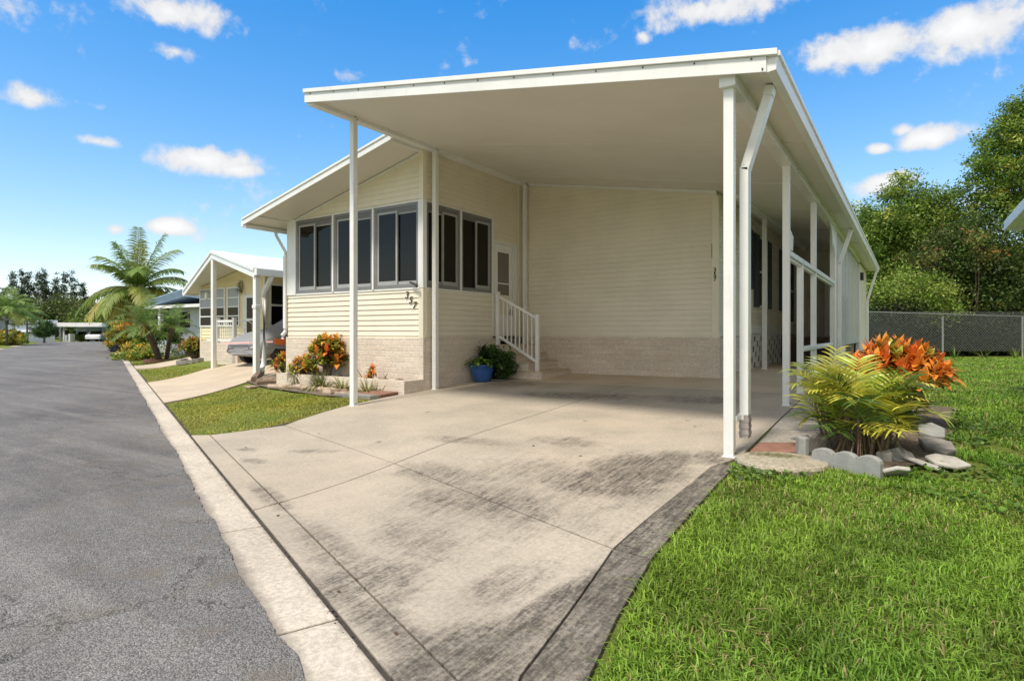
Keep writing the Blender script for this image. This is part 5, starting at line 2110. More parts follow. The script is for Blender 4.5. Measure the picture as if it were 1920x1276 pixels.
# covered car in the neighbour's carport
cv = thing('covered_car', 'car under a grey fabric cover with orange strap in the yellow home carport', 'car', (-16.0, 12, .1))
secs = [(9.95, .66, .60, .40), (10.05, .84, .86, .30), (10.5, .90, .96, .28), (11.2, .93, 1.02, .28), (11.5, .93, 1.12, .28), (12.2, .90, 1.62, .28), (12.8, .86, 1.80, .28), (13.9, .86, 1.80, .28),
        (14.6, .90, 1.30, .28), (15.0, .88, 1.10, .30), (15.2, .7, .8, .4)]
CXC = -15.95
rr_ = np.random.default_rng(62)
nring = 30
vs, fs = [], []
for si, (y, hw, ht, zb0) in enumerate(secs):
    gz0 = float(gz(CXC, y))
    for k in range(nring):
        a = 2 * math.pi * k / nring
        ca, sa = math.cos(a), math.sin(a)
        ex_ = .45
        x = hw * math.copysign(abs(ca) ** ex_, ca)
        if ht > 1.2 and sa > 0:
            x *= 1 - .22 * sa ** 2
        z = (ht + zb0) / 2 + (ht - zb0) / 2 * math.copysign(abs(sa) ** .6, sa)
        w = .012 * math.sin(k * 2.3 + si * 1.1) + .01 * math.sin(k * 1.1 - si * 2.0)
        vs.append((CXC + x + w, y + w, gz0 + z + w))
for i in range(len(secs) - 1):
    for k in range(nring):
        k2 = (k + 1) % nring
        fs.append((i * nring + k, i * nring + k2, (i + 1) * nring + k2, (i + 1) * nring + k))
fs.append(tuple(range(nring)))
fs.append(tuple(range((len(secs) - 1) * nring, len(secs) * nring))[::-1])
m = MB()
m.add(vs, fs)
o = build('cover', m, M['tarp'], cv, smooth=True)
sbd = o.modifiers.new('s', 'SUBSURF')
sbd.levels = sbd.render_levels = 2
gz0 = float(gz(CXC, 10.5))
m = MB()
m.beam((CXC + .955, 10.4, gz0 + .70), (CXC + .965, 13.6, gz0 + .86), .012, .13)
m.beam((CXC + .955, 10.4, gz0 + .64), (CXC + .965, 11.7, gz0 + .50), .012, .05)
build('strap', m, M['orange_band'], cv)
m = MB()
m.beam((CXC - .82, 9.92, gz0 + .62), (CXC + .5, 9.92, gz0 + .66), .02, .05)
m.beam((CXC + .5, 9.92, gz0 + .66), (CXC + .95, 10.35, gz0 + .68), .02, .05)
build('strap', m, M['pink_band'], cv)
m = MB()
m.beam((CXC + .965, 11.66, gz0 + .50), (CXC + .975, 11.84, gz0 + .48), .03, .08)
build('buckle', m, M['black'], cv)
for (x, y) in ((-.78, 10.75), (.78, 10.75), (-.78, 14.2), (.78, 14.2)):
    m = MB()
    z = float(gz(CXC + x, y)) + .31
    m.tube([(CXC + x - .1, y, z), (CXC + x + .1, y, z)], .31, 20)
    build('wheel', m, M['tyre'], cv)

# neighbour's front bed
b = G(372, 674)
croton('round dark red and green croton in front of the yellow home', (b[0], b[1] - .1, b[2]), .95, .55, 70, .14, 71, hot=.42, shape=.75, lower=1.5, per=9,
       pal=((.38, .10, .03), (.55, .22, .04), (.60, .36, .08), (.20, .06, .03)), green=((.04, .08, .02), (.07, .13, .03), (.30, .26, .05)), width=.42, clear=.1)
m = MB()
for k in range(15):
    a = -2.9 + k * .26
    c_ = np.array([b[0] + .15, b[1] + .0]) + .85 * np.array([math.cos(a), math.sin(a) * .8])
    z = float(gz(c_[0], c_[1]))
    d_ = np.array([-math.sin(a), math.cos(a)])
    m.beam((c_[0] - d_[0] * .115, c_[1] - d_[1] * .115, z + .05), (c_[0] + d_[0] * .115, c_[1] + d_[1] * .115, z + .05), .14, .14)
tag(build('block_edging', m, M['paver_dark'], loc=(b[0], b[1], b[2]), bevel=.015), 'curved dark block edging round the yellow home croton', 'edging')

# date palm with two trunks
r = np.random.default_rng(81)
b = G(299, 676)
b2_ = G(312, 673)
dpm = thing('date_palm', 'leaning pygmy date palm with two dark trunks beside the neighbour driveway', 'palm tree', b)
for (foot, px, py, dep, nf, L) in ((b, 271, 612, 24.6, 24, 1.6), (b2_, 324, 614, 24.6, 17, 1.15)):
    top = DP(px, py, dep)
    m = MB()
    n = 12
    pts, rs = [], []
    for i in range(n + 1):
        f = i / n
        p = foot + (top - foot) * f
        p = p + np.array([0, 0, .15 * math.sin(f * 3.14)])
        pts.append(p)
        rs.append((.12 if nf > 20 else .085) * (1 + .10 * (i % 2)) * (1 + .45 * max(0, f - .55)))
    m.tube(pts, rs, 9)
    build('trunk', m, M['bark_dark'], dpm)
    for i in range(nf):
        az = i * 2.39996
        f = i / nf
        m = MB()
        g = lerp3((.08, .17, .04), (.14, .25, .05), r.random())
        frond(m, top, az, math.radians(75 - 75 * f), L * (.8 + .3 * r.random()), 1.1 + .5 * r.random(), 24, .30, .028, g, lerp3(g, (.25, .33, .08), .6), r, vee=.15, rad=.012, start=.12, hang=.35)
        build('frond', m, M['leaf'], dpm, color=True)
m = MB()
for i in range(9):
    p = DP(270, 612, 24.3)
    m.strip(p, (r.normal() * .3, r.normal() * .3 - .2, -1), (0, 1, 0), .5, .07, .1, 3, .1, jitter((.45, .42, .10), r, .15))
build('dry_frond', m, M['leaf'], dpm, color=True)
m = MB()
m.lathe(np.array([b[0] + .1, b[1] - .05, b[2] - .06]), [(.46, 0), (.46, .13), (.60, .13), (.60, 0)], 18)
tag(build('brick_ring', m, M['red_paver'], loc=b, bevel=.01), 'ring of low red bricks at the foot of the leaning date palm', 'brick ring')

# coconut palm
r = np.random.default_rng(82)
b = DP(262, 652, 40)
b[2] = float(gz(b[0], b[1]))
top = DP(257, 552, 40)
cp = thing('coconut_palm', 'big coconut palm with yellowing lower fronds rising over the side street lawns', 'palm tree', b)
m = MB()
pts = [b + (top - b) * (i / 9.) for i in range(10)]
m.tube(pts, [.30 - .10 * min(1, i / 5.) for i in range(10)], 10)
build('trunk', m, M['bark_palm'], cp, smooth=True)
specs = []
for i in range(5):
    specs.append((i * 2.4, 84 - 5 * i, 3.8, .45, 0))
for i in range(12):
    specs.append((i * 2.39996 + .4, 58 - 2.2 * i, 3.8, 1.25, .06))
for i in range(15):
    specs.append((i * 2.39996 + 1.1, 22 - 1.6 * i, 3.8, 1.6, .28))
for i in range(7):
    specs.append((i * .95 + .3, -8 - 3 * i, 2.7, 1.3, .62))
rtv = np.array([RT[0], RT[1]])
for (az, el, L, dr_, yel) in specs:
    m = MB()
    y_ = min(1, max(0, yel + r.normal(0, .18)))
    c0 = lerp3((.11, .20, .03), (.50, .45, .07), y_)
    c1 = lerp3((.20, .29, .05), (.62, .44, .14), y_)
    frond(m, top + np.array([0, 0, .3]), az + r.normal(0, .2), math.radians(el + r.normal(0, 4)), L * (.85 + .25 * r.random()), dr_ * (.9 + .3 * r.random()), 42, .85, .075, c0, c1, r, vee=.05, rad=.05, start=.14,
          hang=.9, steps=12, bare=lerp3((.20, .24, .06), (.45, .36, .12), y_))
    build('frond', m, M['leaf'], cp, color=True)

# shrubs and border of the third plot
YEL = [(.42, .36, .04, 3), (.24, .28, .04, 2), (.60, .38, .05, 1), (.12, .17, .03, 1)]
ORG_ = [(.62, .28, .04, 2), (.55, .42, .06, 2), (.22, .24, .04, 2)]


def bush(label, px, py, dep, w, h, n, size, pal, seed, name='flowering_shrub', cat='shrub', group=None, sp=.14):
    b = DP(px, py, dep)
    b[2] = float(gz(b[0], b[1]))
    tree(name, label, b, [(0, 0, h * .55, w, w * .8, h * .5), (w * .4, 0, h * .4, w * .6, w * .6, h * .4), (-w * .4, 0, h * .4, w * .6, w * .6, h * .4)], n, size, pal, seed, cat=cat, group=group, trunk=.05,
         th=h * .3, mat='stem', spread=sp, limbs=8)


bush('orange and yellow croton shrub at the street edge beyond the date palm', 232, 648, 43, 1.4, 1.9, 3200, .13, ORG_ + YEL, 90)
bush('yellow spiky border plant under the coconut palm trunk', 250, 659, 34, .7, .7, 900, .12, YEL, 91)
bush('lime ground shrub on the lawn strip left of the date palm trunk', 255, 668, 28, 1.0, .40, 1300, .07, LIM + YEL, 92, sp=.1)
bush('yellow green low shrub directly behind the date palm trunks', 283, 665, 28.5, .9, .55, 1300, .07, YEL + LIM, 93, sp=.1)
bush('white flowering low shrub right of the date palm trunks', 334, 666, 27, .9, .5, 1500, .055, [(.75, .76, .72, 3), (.12, .2, .04, 2)], 94, sp=.1)
bush('white blossom patch between the two palm trunks', 303, 662, 29, .5, .6, 700, .055, [(.70, .72, .68, 2), (.12, .2, .04, 2)], 95, sp=.1)
bush('dark green bush behind the date palm in front of the grey blue home', 300, 655, 33, 1.3, 1.6, 3200, .10, DRK + GRN, 96, name='green_bush', cat='bush')
bush('dark bush beside the coconut palm trunk on its right', 284, 652, 38, 1.4, 1.5, 2600, .11, DRK + GRN, 97, name='green_bush', cat='bush')
for i, (px, py, dep, lab) in enumerate(((221, 653, 40, 'black boulder at the street edge in front of the orange croton'), (215, 645, 50, 'smaller black boulder further along the street edge'))):
    c_ = DP(px, py, dep)
    z = float(gz(c_[0], c_[1]))
    rr_ = np.random.default_rng(i)
    m = MB()
    m.lathe(np.array([c_[0], c_[1], z - .05]), [(.35, 0), (.48, .15), (.44, .35), (.25, .52), (.05, .56)], 9)
    m.v = [(x + rr_.normal(0, .03), y + rr_.normal(0, .03), zz) for x, y, zz in m.v]
    tag(build('boulder', m, M['black'], loc=(c_[0], c_[1], z)), lab, 'boulder')

# grey blue home (third plot)
b = DP(345, 660, 33)
gh = thing('grey_blue_home', 'grey blue home with striped blue eave behind the date palm', 'house', (b[0], b[1], .1))
gx0, gy0 = float(DP(318, 640, 34)[0]), float(DP(318, 640, 34)[1])
m = MB()
siding(m, ((gx0, gy0), (1, 0), (0, -1)), [rect(0, 6.5, .2, 2.5)], pitch=.14)
siding(m, ((gx0, gy0 + 10), (0, -1), (-1, 0)), [rect(0, 10, .2, 2.5)], pitch=.14)
m.box(gx0 + .02, gx0 + 6.5, gy0 + .02, gy0 + 10, .1, 2.5)
build('wall', m, M['grey_blue'], gh)
m = MB()
for k in range(4):
    m.prism([(gx0 - .9, gy0 - .7 - .03 * k, 2.48 + .09 * k), (gx0 + 2.8, gy0 - .7 - .03 * k, 2.98 + .09 * k), (gx0 + 6.6, gy0 - .7 - .03 * k, 2.52 + .09 * k), (gx0 + 6.6, gy0 - .7 - .03 * k, 2.60 + .09 * k),
             (gx0 + 2.8, gy0 - .7 - .03 * k, 3.06 + .09 * k), (gx0 - .9, gy0 - .7 - .03 * k, 2.56 + .09 * k)], (0, 11, 0))
build('roof', m, M['blue_trim'], gh)
m = MB()
m.box(gx0 - .95, gx0 + 6.6, gy0 - .9, gy0 - .82, 2.34, 2.5)
m.box(gx0 - .2, gx0 + 6.5, gy0 - .82, gy0 - .06, 2.40, 2.46)
build('fascia', m, M['white'], gh)
m = MB()
m.box(gx0 + 1.2, gx0 + 2.2, gy0 - .04, gy0 - .022, 1.3, 2.15)
build('window', m, M['glass_black'], gh)
m = MB()
m.box(gx0 - .06, gx0 + .05, gy0 - .78, gy0 - .67, .0, 2.4)
build('post', m, M['black'], gh)
m = MB()
m.box(gx0 + .3, gx0 + .55, gy0 - .78, gy0 - .60, .0, 2.4)
build('post', m, M['white'], gh)

# hedge mass behind palms
for i, (px, dep, w, h, lab) in enumerate(((172, 99, 4.5, 5.0, 'rounded green tree behind the blue home'), (252, 62, 2.2, 4.0, 'green tree just left behind the coconut palm'), (290, 52, 3.6, 3.9, 'green tree right behind the coconut palm'),
                              (335, 48, 3.0, 3.0, 'green tree behind the grey blue home roof'))):
    b = site(px, dep)
    b[2] = 0
    tree('broadleaf_tree', lab, b, [(0, 0, h * .62, w, w * .7, h * .42), (w * .5, 0, h * .45, w * .6, w * .5, h * .35), (-w * .5, 0, h * .45, w * .6, w * .5, h * .35)], 7000, .20, GRN + DRK, 100 + i, trunk=.2, th=1.4,
         spread=.5)

# ================================================================ THE FAR END OF THE STREET
def wall_box(name, parent, px0, px1, dep0, dep1, z0, z1, mat, thick=6):
    a, c_ = DP(px0, 640, dep0), DP(px1, 640, dep1)
    d = np.array([c_[0] - a[0], c_[1] - a[1]])
    L = np.linalg.norm(d)
    d /= L
    nrm = np.array([-d[1], d[0]])
    if nrm @ FW[:2] < 0:
        nrm = -nrm
    m = MB()
    m.lbox((a, d, nrm), 0, L, 0, thick, z0, z1)
    return build(name, m, mat if isinstance(mat, bpy.types.Material) else M[mat], parent), (a, d, -nrm, L)


Z0 = ZG
# long white home
P = DP(60, 640, 80)
wh = thing('white_home', 'long low white home with flat roof across the end of the street', 'house', (P[0], P[1], Z0))
w_, frw = wall_box('wall', wh, 12, 103, 74, 80, Z0, 2.05, 'white')
m = MB()
m.lbox(frw, -.6, frw[3] + .3, -6, .12, 2.12, 2.62)
build('roof', m, M['roof_white'], wh)
m = MB()
m.lbox(frw, -.6, frw[3] + .3, .01, .10, 1.98, 2.11)
build('fascia', m, M['shutter'], wh)
for (t0, t1, z0, z1) in ((1.2, 2.1, .5, 1.3), (3.6, 4.6, .5, 1.3)):
    m = MB()
    m.lbox(frw, t0, t1, .0, .04, z0, z1)
    build('window', m, M['glass_black'], wh)
m = MB()
a_, d_, n_, L_ = frw
for t0, t1 in ((.9, 2.5), (3.3, 4.9)):
    m.prism([(a_[0] + d_[0] * t0 + n_[0] * .02, a_[1] + d_[1] * t0 + n_[1] * .02, 1.6), (a_[0] + d_[0] * t0 + n_[0] * .8, a_[1] + d_[1] * t0 + n_[1] * .8, 1.0),
             (a_[0] + d_[0] * t0 + n_[0] * .8, a_[1] + d_[1] * t0 + n_[1] * .8, 1.05), (a_[0] + d_[0] * t0 + n_[0] * .02, a_[1] + d_[1] * t0 + n_[1] * .02, 1.65)],
            (d_[0] * (t1 - t0), d_[1] * (t1 - t0), 0))
build('awning', m, M['white'], wh)
# its carport
w2 = thing('white_carport', 'white flat roofed carport with thin posts between white home and blue home', 'carport', (DP(125, 640, 82)[0], DP(125, 640, 82)[1], Z0))
a_, c_ = DP(101, 640, 80), DP(152, 640, 86)
d_ = (c_ - a_)[:2]
L_ = np.linalg.norm(d_)
d_ = d_ / L_
n_ = np.array([-d_[1], d_[0]])
n_ = -n_ if n_ @ FW[:2] > 0 else n_
fr2 = (a_, d_, n_)
m = MB()
m.lbox(fr2, 0, L_, -6, .3, 1.75, 2.30)
build('roof', m, M['roof_white'], w2)
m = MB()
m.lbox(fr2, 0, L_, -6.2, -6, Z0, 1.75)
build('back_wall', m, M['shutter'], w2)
m = MB()
m.lbox(fr2, 0, 1.1, -2, -1.8, Z0, .8)
build('low_wall', m, M['white_old'], w2)
for t_ in (1.25, 2.05):
    m = MB()
    m.lbox(fr2, t_, t_ + .2, -.1, .1, Z0, 1.75)
    build('post', m, M['white'], w2)
# pale blue home with carport
bh = thing('pale_blue_home', 'pale blue home with white awning and dark carport at the street end', 'house', (DP(165, 640, 85)[0], DP(165, 640, 85)[1], Z0))
w_, frb = wall_box('wall', bh, 143, 167, 84, 84, Z0, 1.85, 'pale_blue', 5)
w_, frc = wall_box('wall', bh, 167.2, 173, 84.02, 88, Z0, 1.85, 'pale_blue', 4)
m = MB()
m.lbox(frb, -.2, frb[3] + 4.4, -5.5, .06, 1.86, 2.10)
build('roof', m, M['roof_white'], bh)
m = MB()
m.lbox(frb, -.2, frb[3] + 4.4, .062, .12, 1.82, 2.02)
build('fascia', m, M['pale_blue'], bh)
m = MB()
m.lbox(frb, .3, 1.45, .0, .04, .55, 1.25)
build('window', m, M['glass_black'], bh)
a_, d_, n_, L_ = frb
m = MB()
m.prism([(a_[0] - d_[0] * .2 + n_[0] * .02, a_[1] - d_[1] * .2 + n_[1] * .02, 1.45), (a_[0] - d_[0] * .2 + n_[0] * .4, a_[1] - d_[1] * .2 + n_[1] * .4, 1.1),
         (a_[0] - d_[0] * .2 + n_[0] * .4, a_[1] - d_[1] * .2 + n_[1] * .4, 1.16), (a_[0] - d_[0] * .2 + n_[0] * .02, a_[1] - d_[1] * .2 + n_[1] * .02, 1.51)], (d_[0] * 1.9, d_[1] * 1.9, 0))
build('awning', m, M['white'], bh)
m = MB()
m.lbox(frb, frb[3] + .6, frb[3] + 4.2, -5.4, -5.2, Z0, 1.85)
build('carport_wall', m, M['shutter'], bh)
m = MB()
m.lbox(frb, frb[3] + 2.2, frb[3] + 2.4, -.3, -.1, Z0, 1.86)
build('post', m, M['white'], bh)


def parked_car(label, px, py, dep, heading, scale=1.0, group='white cars at the far end of the street'):
    b = DP(px, py, dep)
    z = ZG + .02
    t = thing('parked_car', label, 'car', (b[0], b[1], z), group)
    R = Matrix.Rotation(heading, 3, 'Z')

    def T(v):
        q = R @ Vector(v)
        return (b[0] + q.x, b[1] + q.y, z + q.z)
    prof = [(-2.2, .35), (-2.2, .75), (-2.05, .92), (-1.2, .98), (-.55, 1.42), (.75, 1.45), (1.5, 1.02), (2.1, .92), (2.2, .6), (2.2, .35)]
    m = MB()
    m.prism([T((x, -.85, zz)) for x, zz in prof], R @ Vector((0, 1.7, 0)))
    build('body', m, M['car_white'], t, bevel=.06)
    m = MB()
    for s in (-.86, .86):
        m.prism([T((x, s, zz)) for x, zz in ((-1.0, 1.02), (-.48, 1.36), (.68, 1.38), (1.25, 1.04))], R @ Vector((0, .012 if s > 0 else -.012, 0)))
    m.prism([T((x, -.72, zz)) for x, zz in ((-1.22, 1.0), (-.62, 1.41), (-.66, 1.43), (-1.27, 1.02))], R @ Vector((0, 1.44, 0)))
    m.prism([T((x, -.72, zz)) for x, zz in ((1.52, 1.03), (.82, 1.45), (.86, 1.47), (1.58, 1.05))], R @ Vector((0, 1.44, 0)))
    build('window', m, M['glass_black'], t)
    for x in (-1.35, 1.35):
        for s in (-.8, .8):
            m = MB()
            m.tube([T((x, s - .1, .33)), T((x, s + .1, .33))], .33, 16)
            build('wheel', m, M['tyre'], t)
    for s in (-.6, .6):
        m = MB()
        m.prism([T((-2.205, s - .2, .65)), T((-2.205, s + .2, .65)), T((-2.205, s + .2, .78)), T((-2.205, s - .2, .78))], R @ Vector((-.02, 0, 0)))
        build('headlight', m, M['lamp_white'], t)


parked_car('white car under the carport of the pale blue home', 186, 638, 82, 2.4)
parked_car('white car parked on the right by the orange croton shrub', 217, 640, 66, 2.75 + math.pi)

# street edge trees and plants on the left
b = site(83, 72)
b[2] = ZG + .08
tree('topiary_tree', 'round clipped green tree in front of the white home', b, [(0, 0, 1.55, 1.2, 1.2, .85), (.35, 0, 1.35, 1.0, 1.0, .7), (-.4, 0, 1.3, .9, .9, .7)], 5200, .10, [(.035, .085, .016, 3), (.06, .12, .025, 2)], 120,
     trunk=.13, th=.8, spread=.14, shell=.6)


def small_palm(label, px, pbase, ptop, dep, nf, L, seed, trunk=.12):
    r = np.random.default_rng(seed)
    b = DP(px, pbase, dep)
    b[2] = ZG + .08
    top = DP(px, ptop, dep)
    t = thing('queen_palm', label, 'palm tree', b, 'slender palms on the far left lawns')
    m = MB()
    m.tube([b, (b + top) / 2, top], [trunk, trunk * .8, trunk * .75], 8)
    build('trunk', m, M['bark_palm'], t, smooth=True)
    m = MB()
    for i in range(nf):
        f = i / nf
        g = lerp3((.10, .22, .04), (.17, .30, .06), r.random())
        if f > .75:
            g = lerp3(g, (.42, .36, .07), .6)
        frond(m, top, i * 2.39996, math.radians(80 - 92 * f), L * (.8 + .3 * r.random()), 1.6, 22, L * .28, .07, g, lerp3(g, (.3, .36, .10), .5), r, vee=.1, rad=.03, start=.12, hang=.8)
    build('crown', m, M['leaf'], t, color=True)


small_palm('slender palm standing in front of the white home', 51, 642, 592, 64, 22, 1.9, 130)
small_palm('fuller palm at the left edge behind the white eave', 12, 648, 583, 58, 26, 2.7, 131, .14)
b = DP(-6, 648, 60)
eh = thing('eave_home', 'white home end with overhanging roof at the left edge of the view', 'house', (b[0], b[1], ZG))
w_, fre = wall_box('wall', eh, -40, 13, 57, 60, ZG, 2.15, 'white_old', 5)
m = MB()
a_, d_, n_, L_ = fre
m.prism([(a_[0] + n_[0] * .5, a_[1] + n_[1] * .5, 2.75), (a_[0] + d_[0] * (L_ + .4) + n_[0] * .5, a_[1] + d_[1] * (L_ + .4) + n_[1] * .5, 2.16),
         (a_[0] + d_[0] * (L_ + .4) + n_[0] * .5, a_[1] + d_[1] * (L_ + .4) + n_[1] * .5, 2.34), (a_[0] + n_[0] * .5, a_[1] + n_[1] * .5, 2.95)], (-n_[0] * 6, -n_[1] * 6, 0))
build('roof', m, M['roof_white'], eh)
bush('yellow variegated shrub at the left edge in front of the white eave home', 10, 644, 57, 1.6, 1.5, 2600, .12, YEL, 140)
bush('green and yellow shrub right of the lamp post on the left', 28, 643, 62, 1.2, 1.4, 2000, .12, GRN + YEL, 141)
bush('green shrub in the gap between white carport and blue home', 137, 638, 83, .7, 1.3, 1000, .14, GRN + LIM, 142, name='green_bush', cat='bush')
bush('low green plants in front of the pale blue home window', 153, 638, 83, .6, .8, 700, .10, GRN, 143, name='green_bush', cat='bush')
bush('bright lime bush showing above the blue home roof', 170, 625, 92, 2.4, 2.9, 2500, .18, LIM, 144, name='green_bush', cat='bush')
# lamp post and street posts
p = DP(13, 648, 55)
lpst = thing('lamp_post', 'black lamp post on the lawn at the far left', 'lamp post', (p[0], p[1], ZG + .08))
m = MB()
m.tube([(p[0], p[1], ZG), (p[0], p[1], 1.75)], .06, 8)
build('pole', m, M['black'], lpst)
m = MB()
m.lathe(np.array([p[0], p[1], 1.75]), [(.06, 0), (.15, .1), (.17, .35), (.06, .45), (.02, .5)], 8)
build('lantern', m, M['black'], lpst)
p = DP(124, 640, 74)
m = MB()
m.box(p[0] - .1, p[0] + .1, p[1] - .1, p[1] + .1, ZG, .62)
m.prism([(p[0] - .13, p[1] - .13, .62), (p[0] + .13, p[1] - .13, .62), (p[0] + .13, p[1] + .13, .62), (p[0] - .13, p[1] + .13, .62)], (0, 0, .06))
tag(build('marker_post', m, M['white'], loc=(p[0], p[1], ZG)), 'short white square post at the lawn corner by the white carport', 'post')
p = DP(209, 640, 58)
sl_ = thing('street_lamp', 'thin white street lamp pole left of the coconut palm', 'street lamp', (p[0], p[1], ZG))
m = MB()
m.tube([(p[0], p[1], ZG), (p[0], p[1], 3.2)], [.07, .05], 8)
build('pole', m, M['white_old'], sl_)
m = MB()
m.lathe(np.array([p[0], p[1], 3.2]), [(.05, 0), (.16, .08), (.14, .22), (.03, .30)], 10)
build('lantern', m, M['lamp_white'], sl_)

# dark pines and oaks on the skyline
PINE = [(.028, .05, .024, 3), (.045, .07, .032, 2), (.065, .09, .04, 1)]
for i, (px, py, w, lab) in enumerate(((12, 540, 3.2, 'lowest dark pine at the left edge of the skyline'), (28, 510, 2.0, 'slim dark pine second from the left'), (40, 507, 1.9, 'dark pine third from the left'),
                              (55, 510, 2.0, 'dark pine in the middle of the left group'), (74, 504, 3.0, 'tallest broad dark pine of the skyline'), (89, 512, 2.1, 'dark pine at the right of the big pine group'),
                              (104, 515, 1.7, 'narrow dark pine left of the gap in the skyline'), (117, 512, 2.4, 'dark pine standing free right of the gap'), (137, 513, 2.2, 'rightmost dark pine beside the coconut fronds'),
                              (158, 530, 1.6, 'small dark treetop behind the coconut palm fronds'))):
    b = site(px, 132)
    b[2] = ZG
    h = EYE + (HY - py) / F_PX * 132
    ells = []
    rr_ = np.random.default_rng(200 + i)
    for k in range(9):
        f = k / 8
        ells.append((rr_.normal(0, w * .12), rr_.normal(0, w * .12), h * (.14 + .82 * f), w * (.78 - .56 * f) * (.75 + .5 * rr_.random()), w * (.78 - .56 * f), h * .085))
    tree('dark_pine', lab, b, ells, 7000, .17, PINE, 210 + i, cat='pine tree', group='dark pines on the skyline', trunk=.3, th=h * .5, spread=.27, per=18, mat='bark_dark', limbs=6, flat=.1)
OAK = [(.10, .14, .03, 3), (.15, .18, .04, 2), (.06, .085, .022, 2), (.26, .19, .07, .5)]
for i, (px, dep, h, w, lab) in enumerate(((100, 108, 7.4, 4.0, 'olive oak behind the white carport'), (128, 112, 8.2, 4.2, 'dark limbed oak left behind the blue home'), (152, 110, 7.0, 4.0, 'oak with pale open branches behind the blue home'),
                                  (190, 106, 6.5, 4.5, 'oak behind the street lamp pole'), (62, 115, 5.5, 4.5, 'dark low oak behind the white home'), (25, 112, 5.0, 4.5, 'dark low oak behind the slender palms'))):
    b = site(px, dep)
    b[2] = ZG
    tree('oak_tree', lab, b, [(0, 0, h * .70, w, w, h * .26), (w * .6, 0, h * .52, w * .7, w * .7, h * .22), (-w * .6, 0, h * .55, w * .7, w * .7, h * .24), (0, 0, h * .35, w * .9, w * .8, h * .2)], 6500, .27, OAK if i < 4 else DRK, 230 + i,
         group='oaks behind the far homes', trunk=.35, th=h * .38, spread=.6, mat='bark_dark', limbs=18, shell=.35)
rr_ = np.random.default_rng(300)
E = []
for k in range(26):
    px = -120 + k * 42
    p = site(px, 150 + 14 * math.sin(k * 1.7))
    E.append((p[0], p[1], 2.2, 7, 5, 4.2 + rr_.random()))
V, F, c, C = leaf_cloud(E, 26000, .55, DRK, rr_, 24, 1.0, .4, .4)
tag(build_np('far_woods', V, F, c, M['leaf']), kind='stuff')


# ================================================================ GRASS
def inside(P, poly):
    x, y = P[:, 0], P[:, 1]
    res = np.zeros(len(P), bool)
    n = len(poly)
    for i in range(n):
        x1, y1 = poly[i]
        x2, y2 = poly[(i + 1) % n]
        c = ((y1 > y) != (y2 > y)) & (x < (x2 - x1) * (y - y1) / (y2 - y1 + 1e-12) + x1)
        res ^= c
    return res


def vnoise(P, s, seed):
    r = np.random.default_rng(seed)
    T = r.random((64, 64))
    q = P * s
    i = np.floor(q).astype(int)
    f = q - i
    f = f * f * (3 - 2 * f)
    g = lambda a, b: T[a % 64, b % 64]
    return (g(i[:, 0], i[:, 1]) * (1 - f[:, 0]) + g(i[:, 0] + 1, i[:, 1]) * f[:, 0]) * (1 - f[:, 1]) + \
           (g(i[:, 0], i[:, 1] + 1) * (1 - f[:, 0]) + g(i[:, 0] + 1, i[:, 1] + 1) * f[:, 0]) * f[:, 1]


def blades(polys, dens, r, hfun, wfun, holes=(), colfun=None, lie=.6):
    """dens: list of (depth limit, blades per square metre)"""
    Vs, Cs, n0 = [], [], 0
    for poly in polys:
        A = np.array(poly)
        lo, hi = A.min(0), A.max(0)
        area = np.prod(hi - lo)
        dmax = max(d for _, d in dens)
        N = int(area * dmax)
        for c0 in range(0, N, 400000):
            n = min(400000, N - c0)
            P = lo + r.random((n, 2)) * (hi - lo)
            dep = P @ FW[:2]
            lat = P @ RT[:2]
            ok = (dep > 1.6) & (np.abs(lat) < dep * 1.08 + .8)
            k = np.zeros(n)
            prev = 0
            for lim, d in dens:
                m = (dep >= prev) & (dep < lim)
                k[m] = d / dmax
                prev = lim
            ok &= r.random(n) < k
            P = P[ok]
            P = P[inside(P, poly)]
            for h in holes:
                P = P[~inside(P, h)]
            Vs.append(P)
    P = np.concatenate(Vs)
    n = len(P)
    z = gz(P[:, 0], P[:, 1]) - .03
    dep = P @ FW[:2]
    h = hfun(P, dep, r)
    keep = h > .012
    P, z, dep, h = P[keep], z[keep], dep[keep], h[keep]
    n = len(P)
    w = wfun(P, dep, r)
    az = r.random(n) * 6.2832
    ln = np.abs(r.normal(0, lie, n)) + .12
    dx, dy = np.cos(az), np.sin(az)
    sx, sy = -dy, dx
    tw = r.normal(0, .5, n)
    base = np.column_stack([P, z])
    horiz = np.column_stack([dx, dy, np.zeros(n)])
    side = np.column_stack([sx, sy, np.zeros(n)])
    side = side * np.cos(tw)[:, None] + np.array([0, 0, 1.0]) * (np.sin(tw) * .5)[:, None]
    t1 = .5
    mid = base + horiz * (h * ln * .35)[:, None] + np.array([0, 0, 1.0]) * (h * .62)[:, None]
    tip = base + horiz * (h * ln * 1.05)[:, None] + np.array([0, 0, 1.0]) * (h * np.clip(1 - ln * .35, .3, 1))[:, None]
    V = np.empty((n, 5, 3))
    V[:, 0] = base - side * (w * .5)[:, None]
    V[:, 1] = base + side * (w * .5)[:, None]
    V[:, 2] = mid + side * (w * .45)[:, None]
    V[:, 3] = mid - side * (w * .45)[:, None]
    V[:, 4] = tip
    i0 = np.arange(n) * 5
    F = np.concatenate([np.column_stack([i0, i0 + 1, i0 + 2]), np.column_stack([i0, i0 + 2, i0 + 3]), np.column_stack([i0 + 3, i0 + 2, i0 + 4])])
    c = colfun(P, dep, r)
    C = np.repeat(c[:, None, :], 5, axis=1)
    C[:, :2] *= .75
    return V.reshape(-1, 3), F, C.reshape(-1, 3)


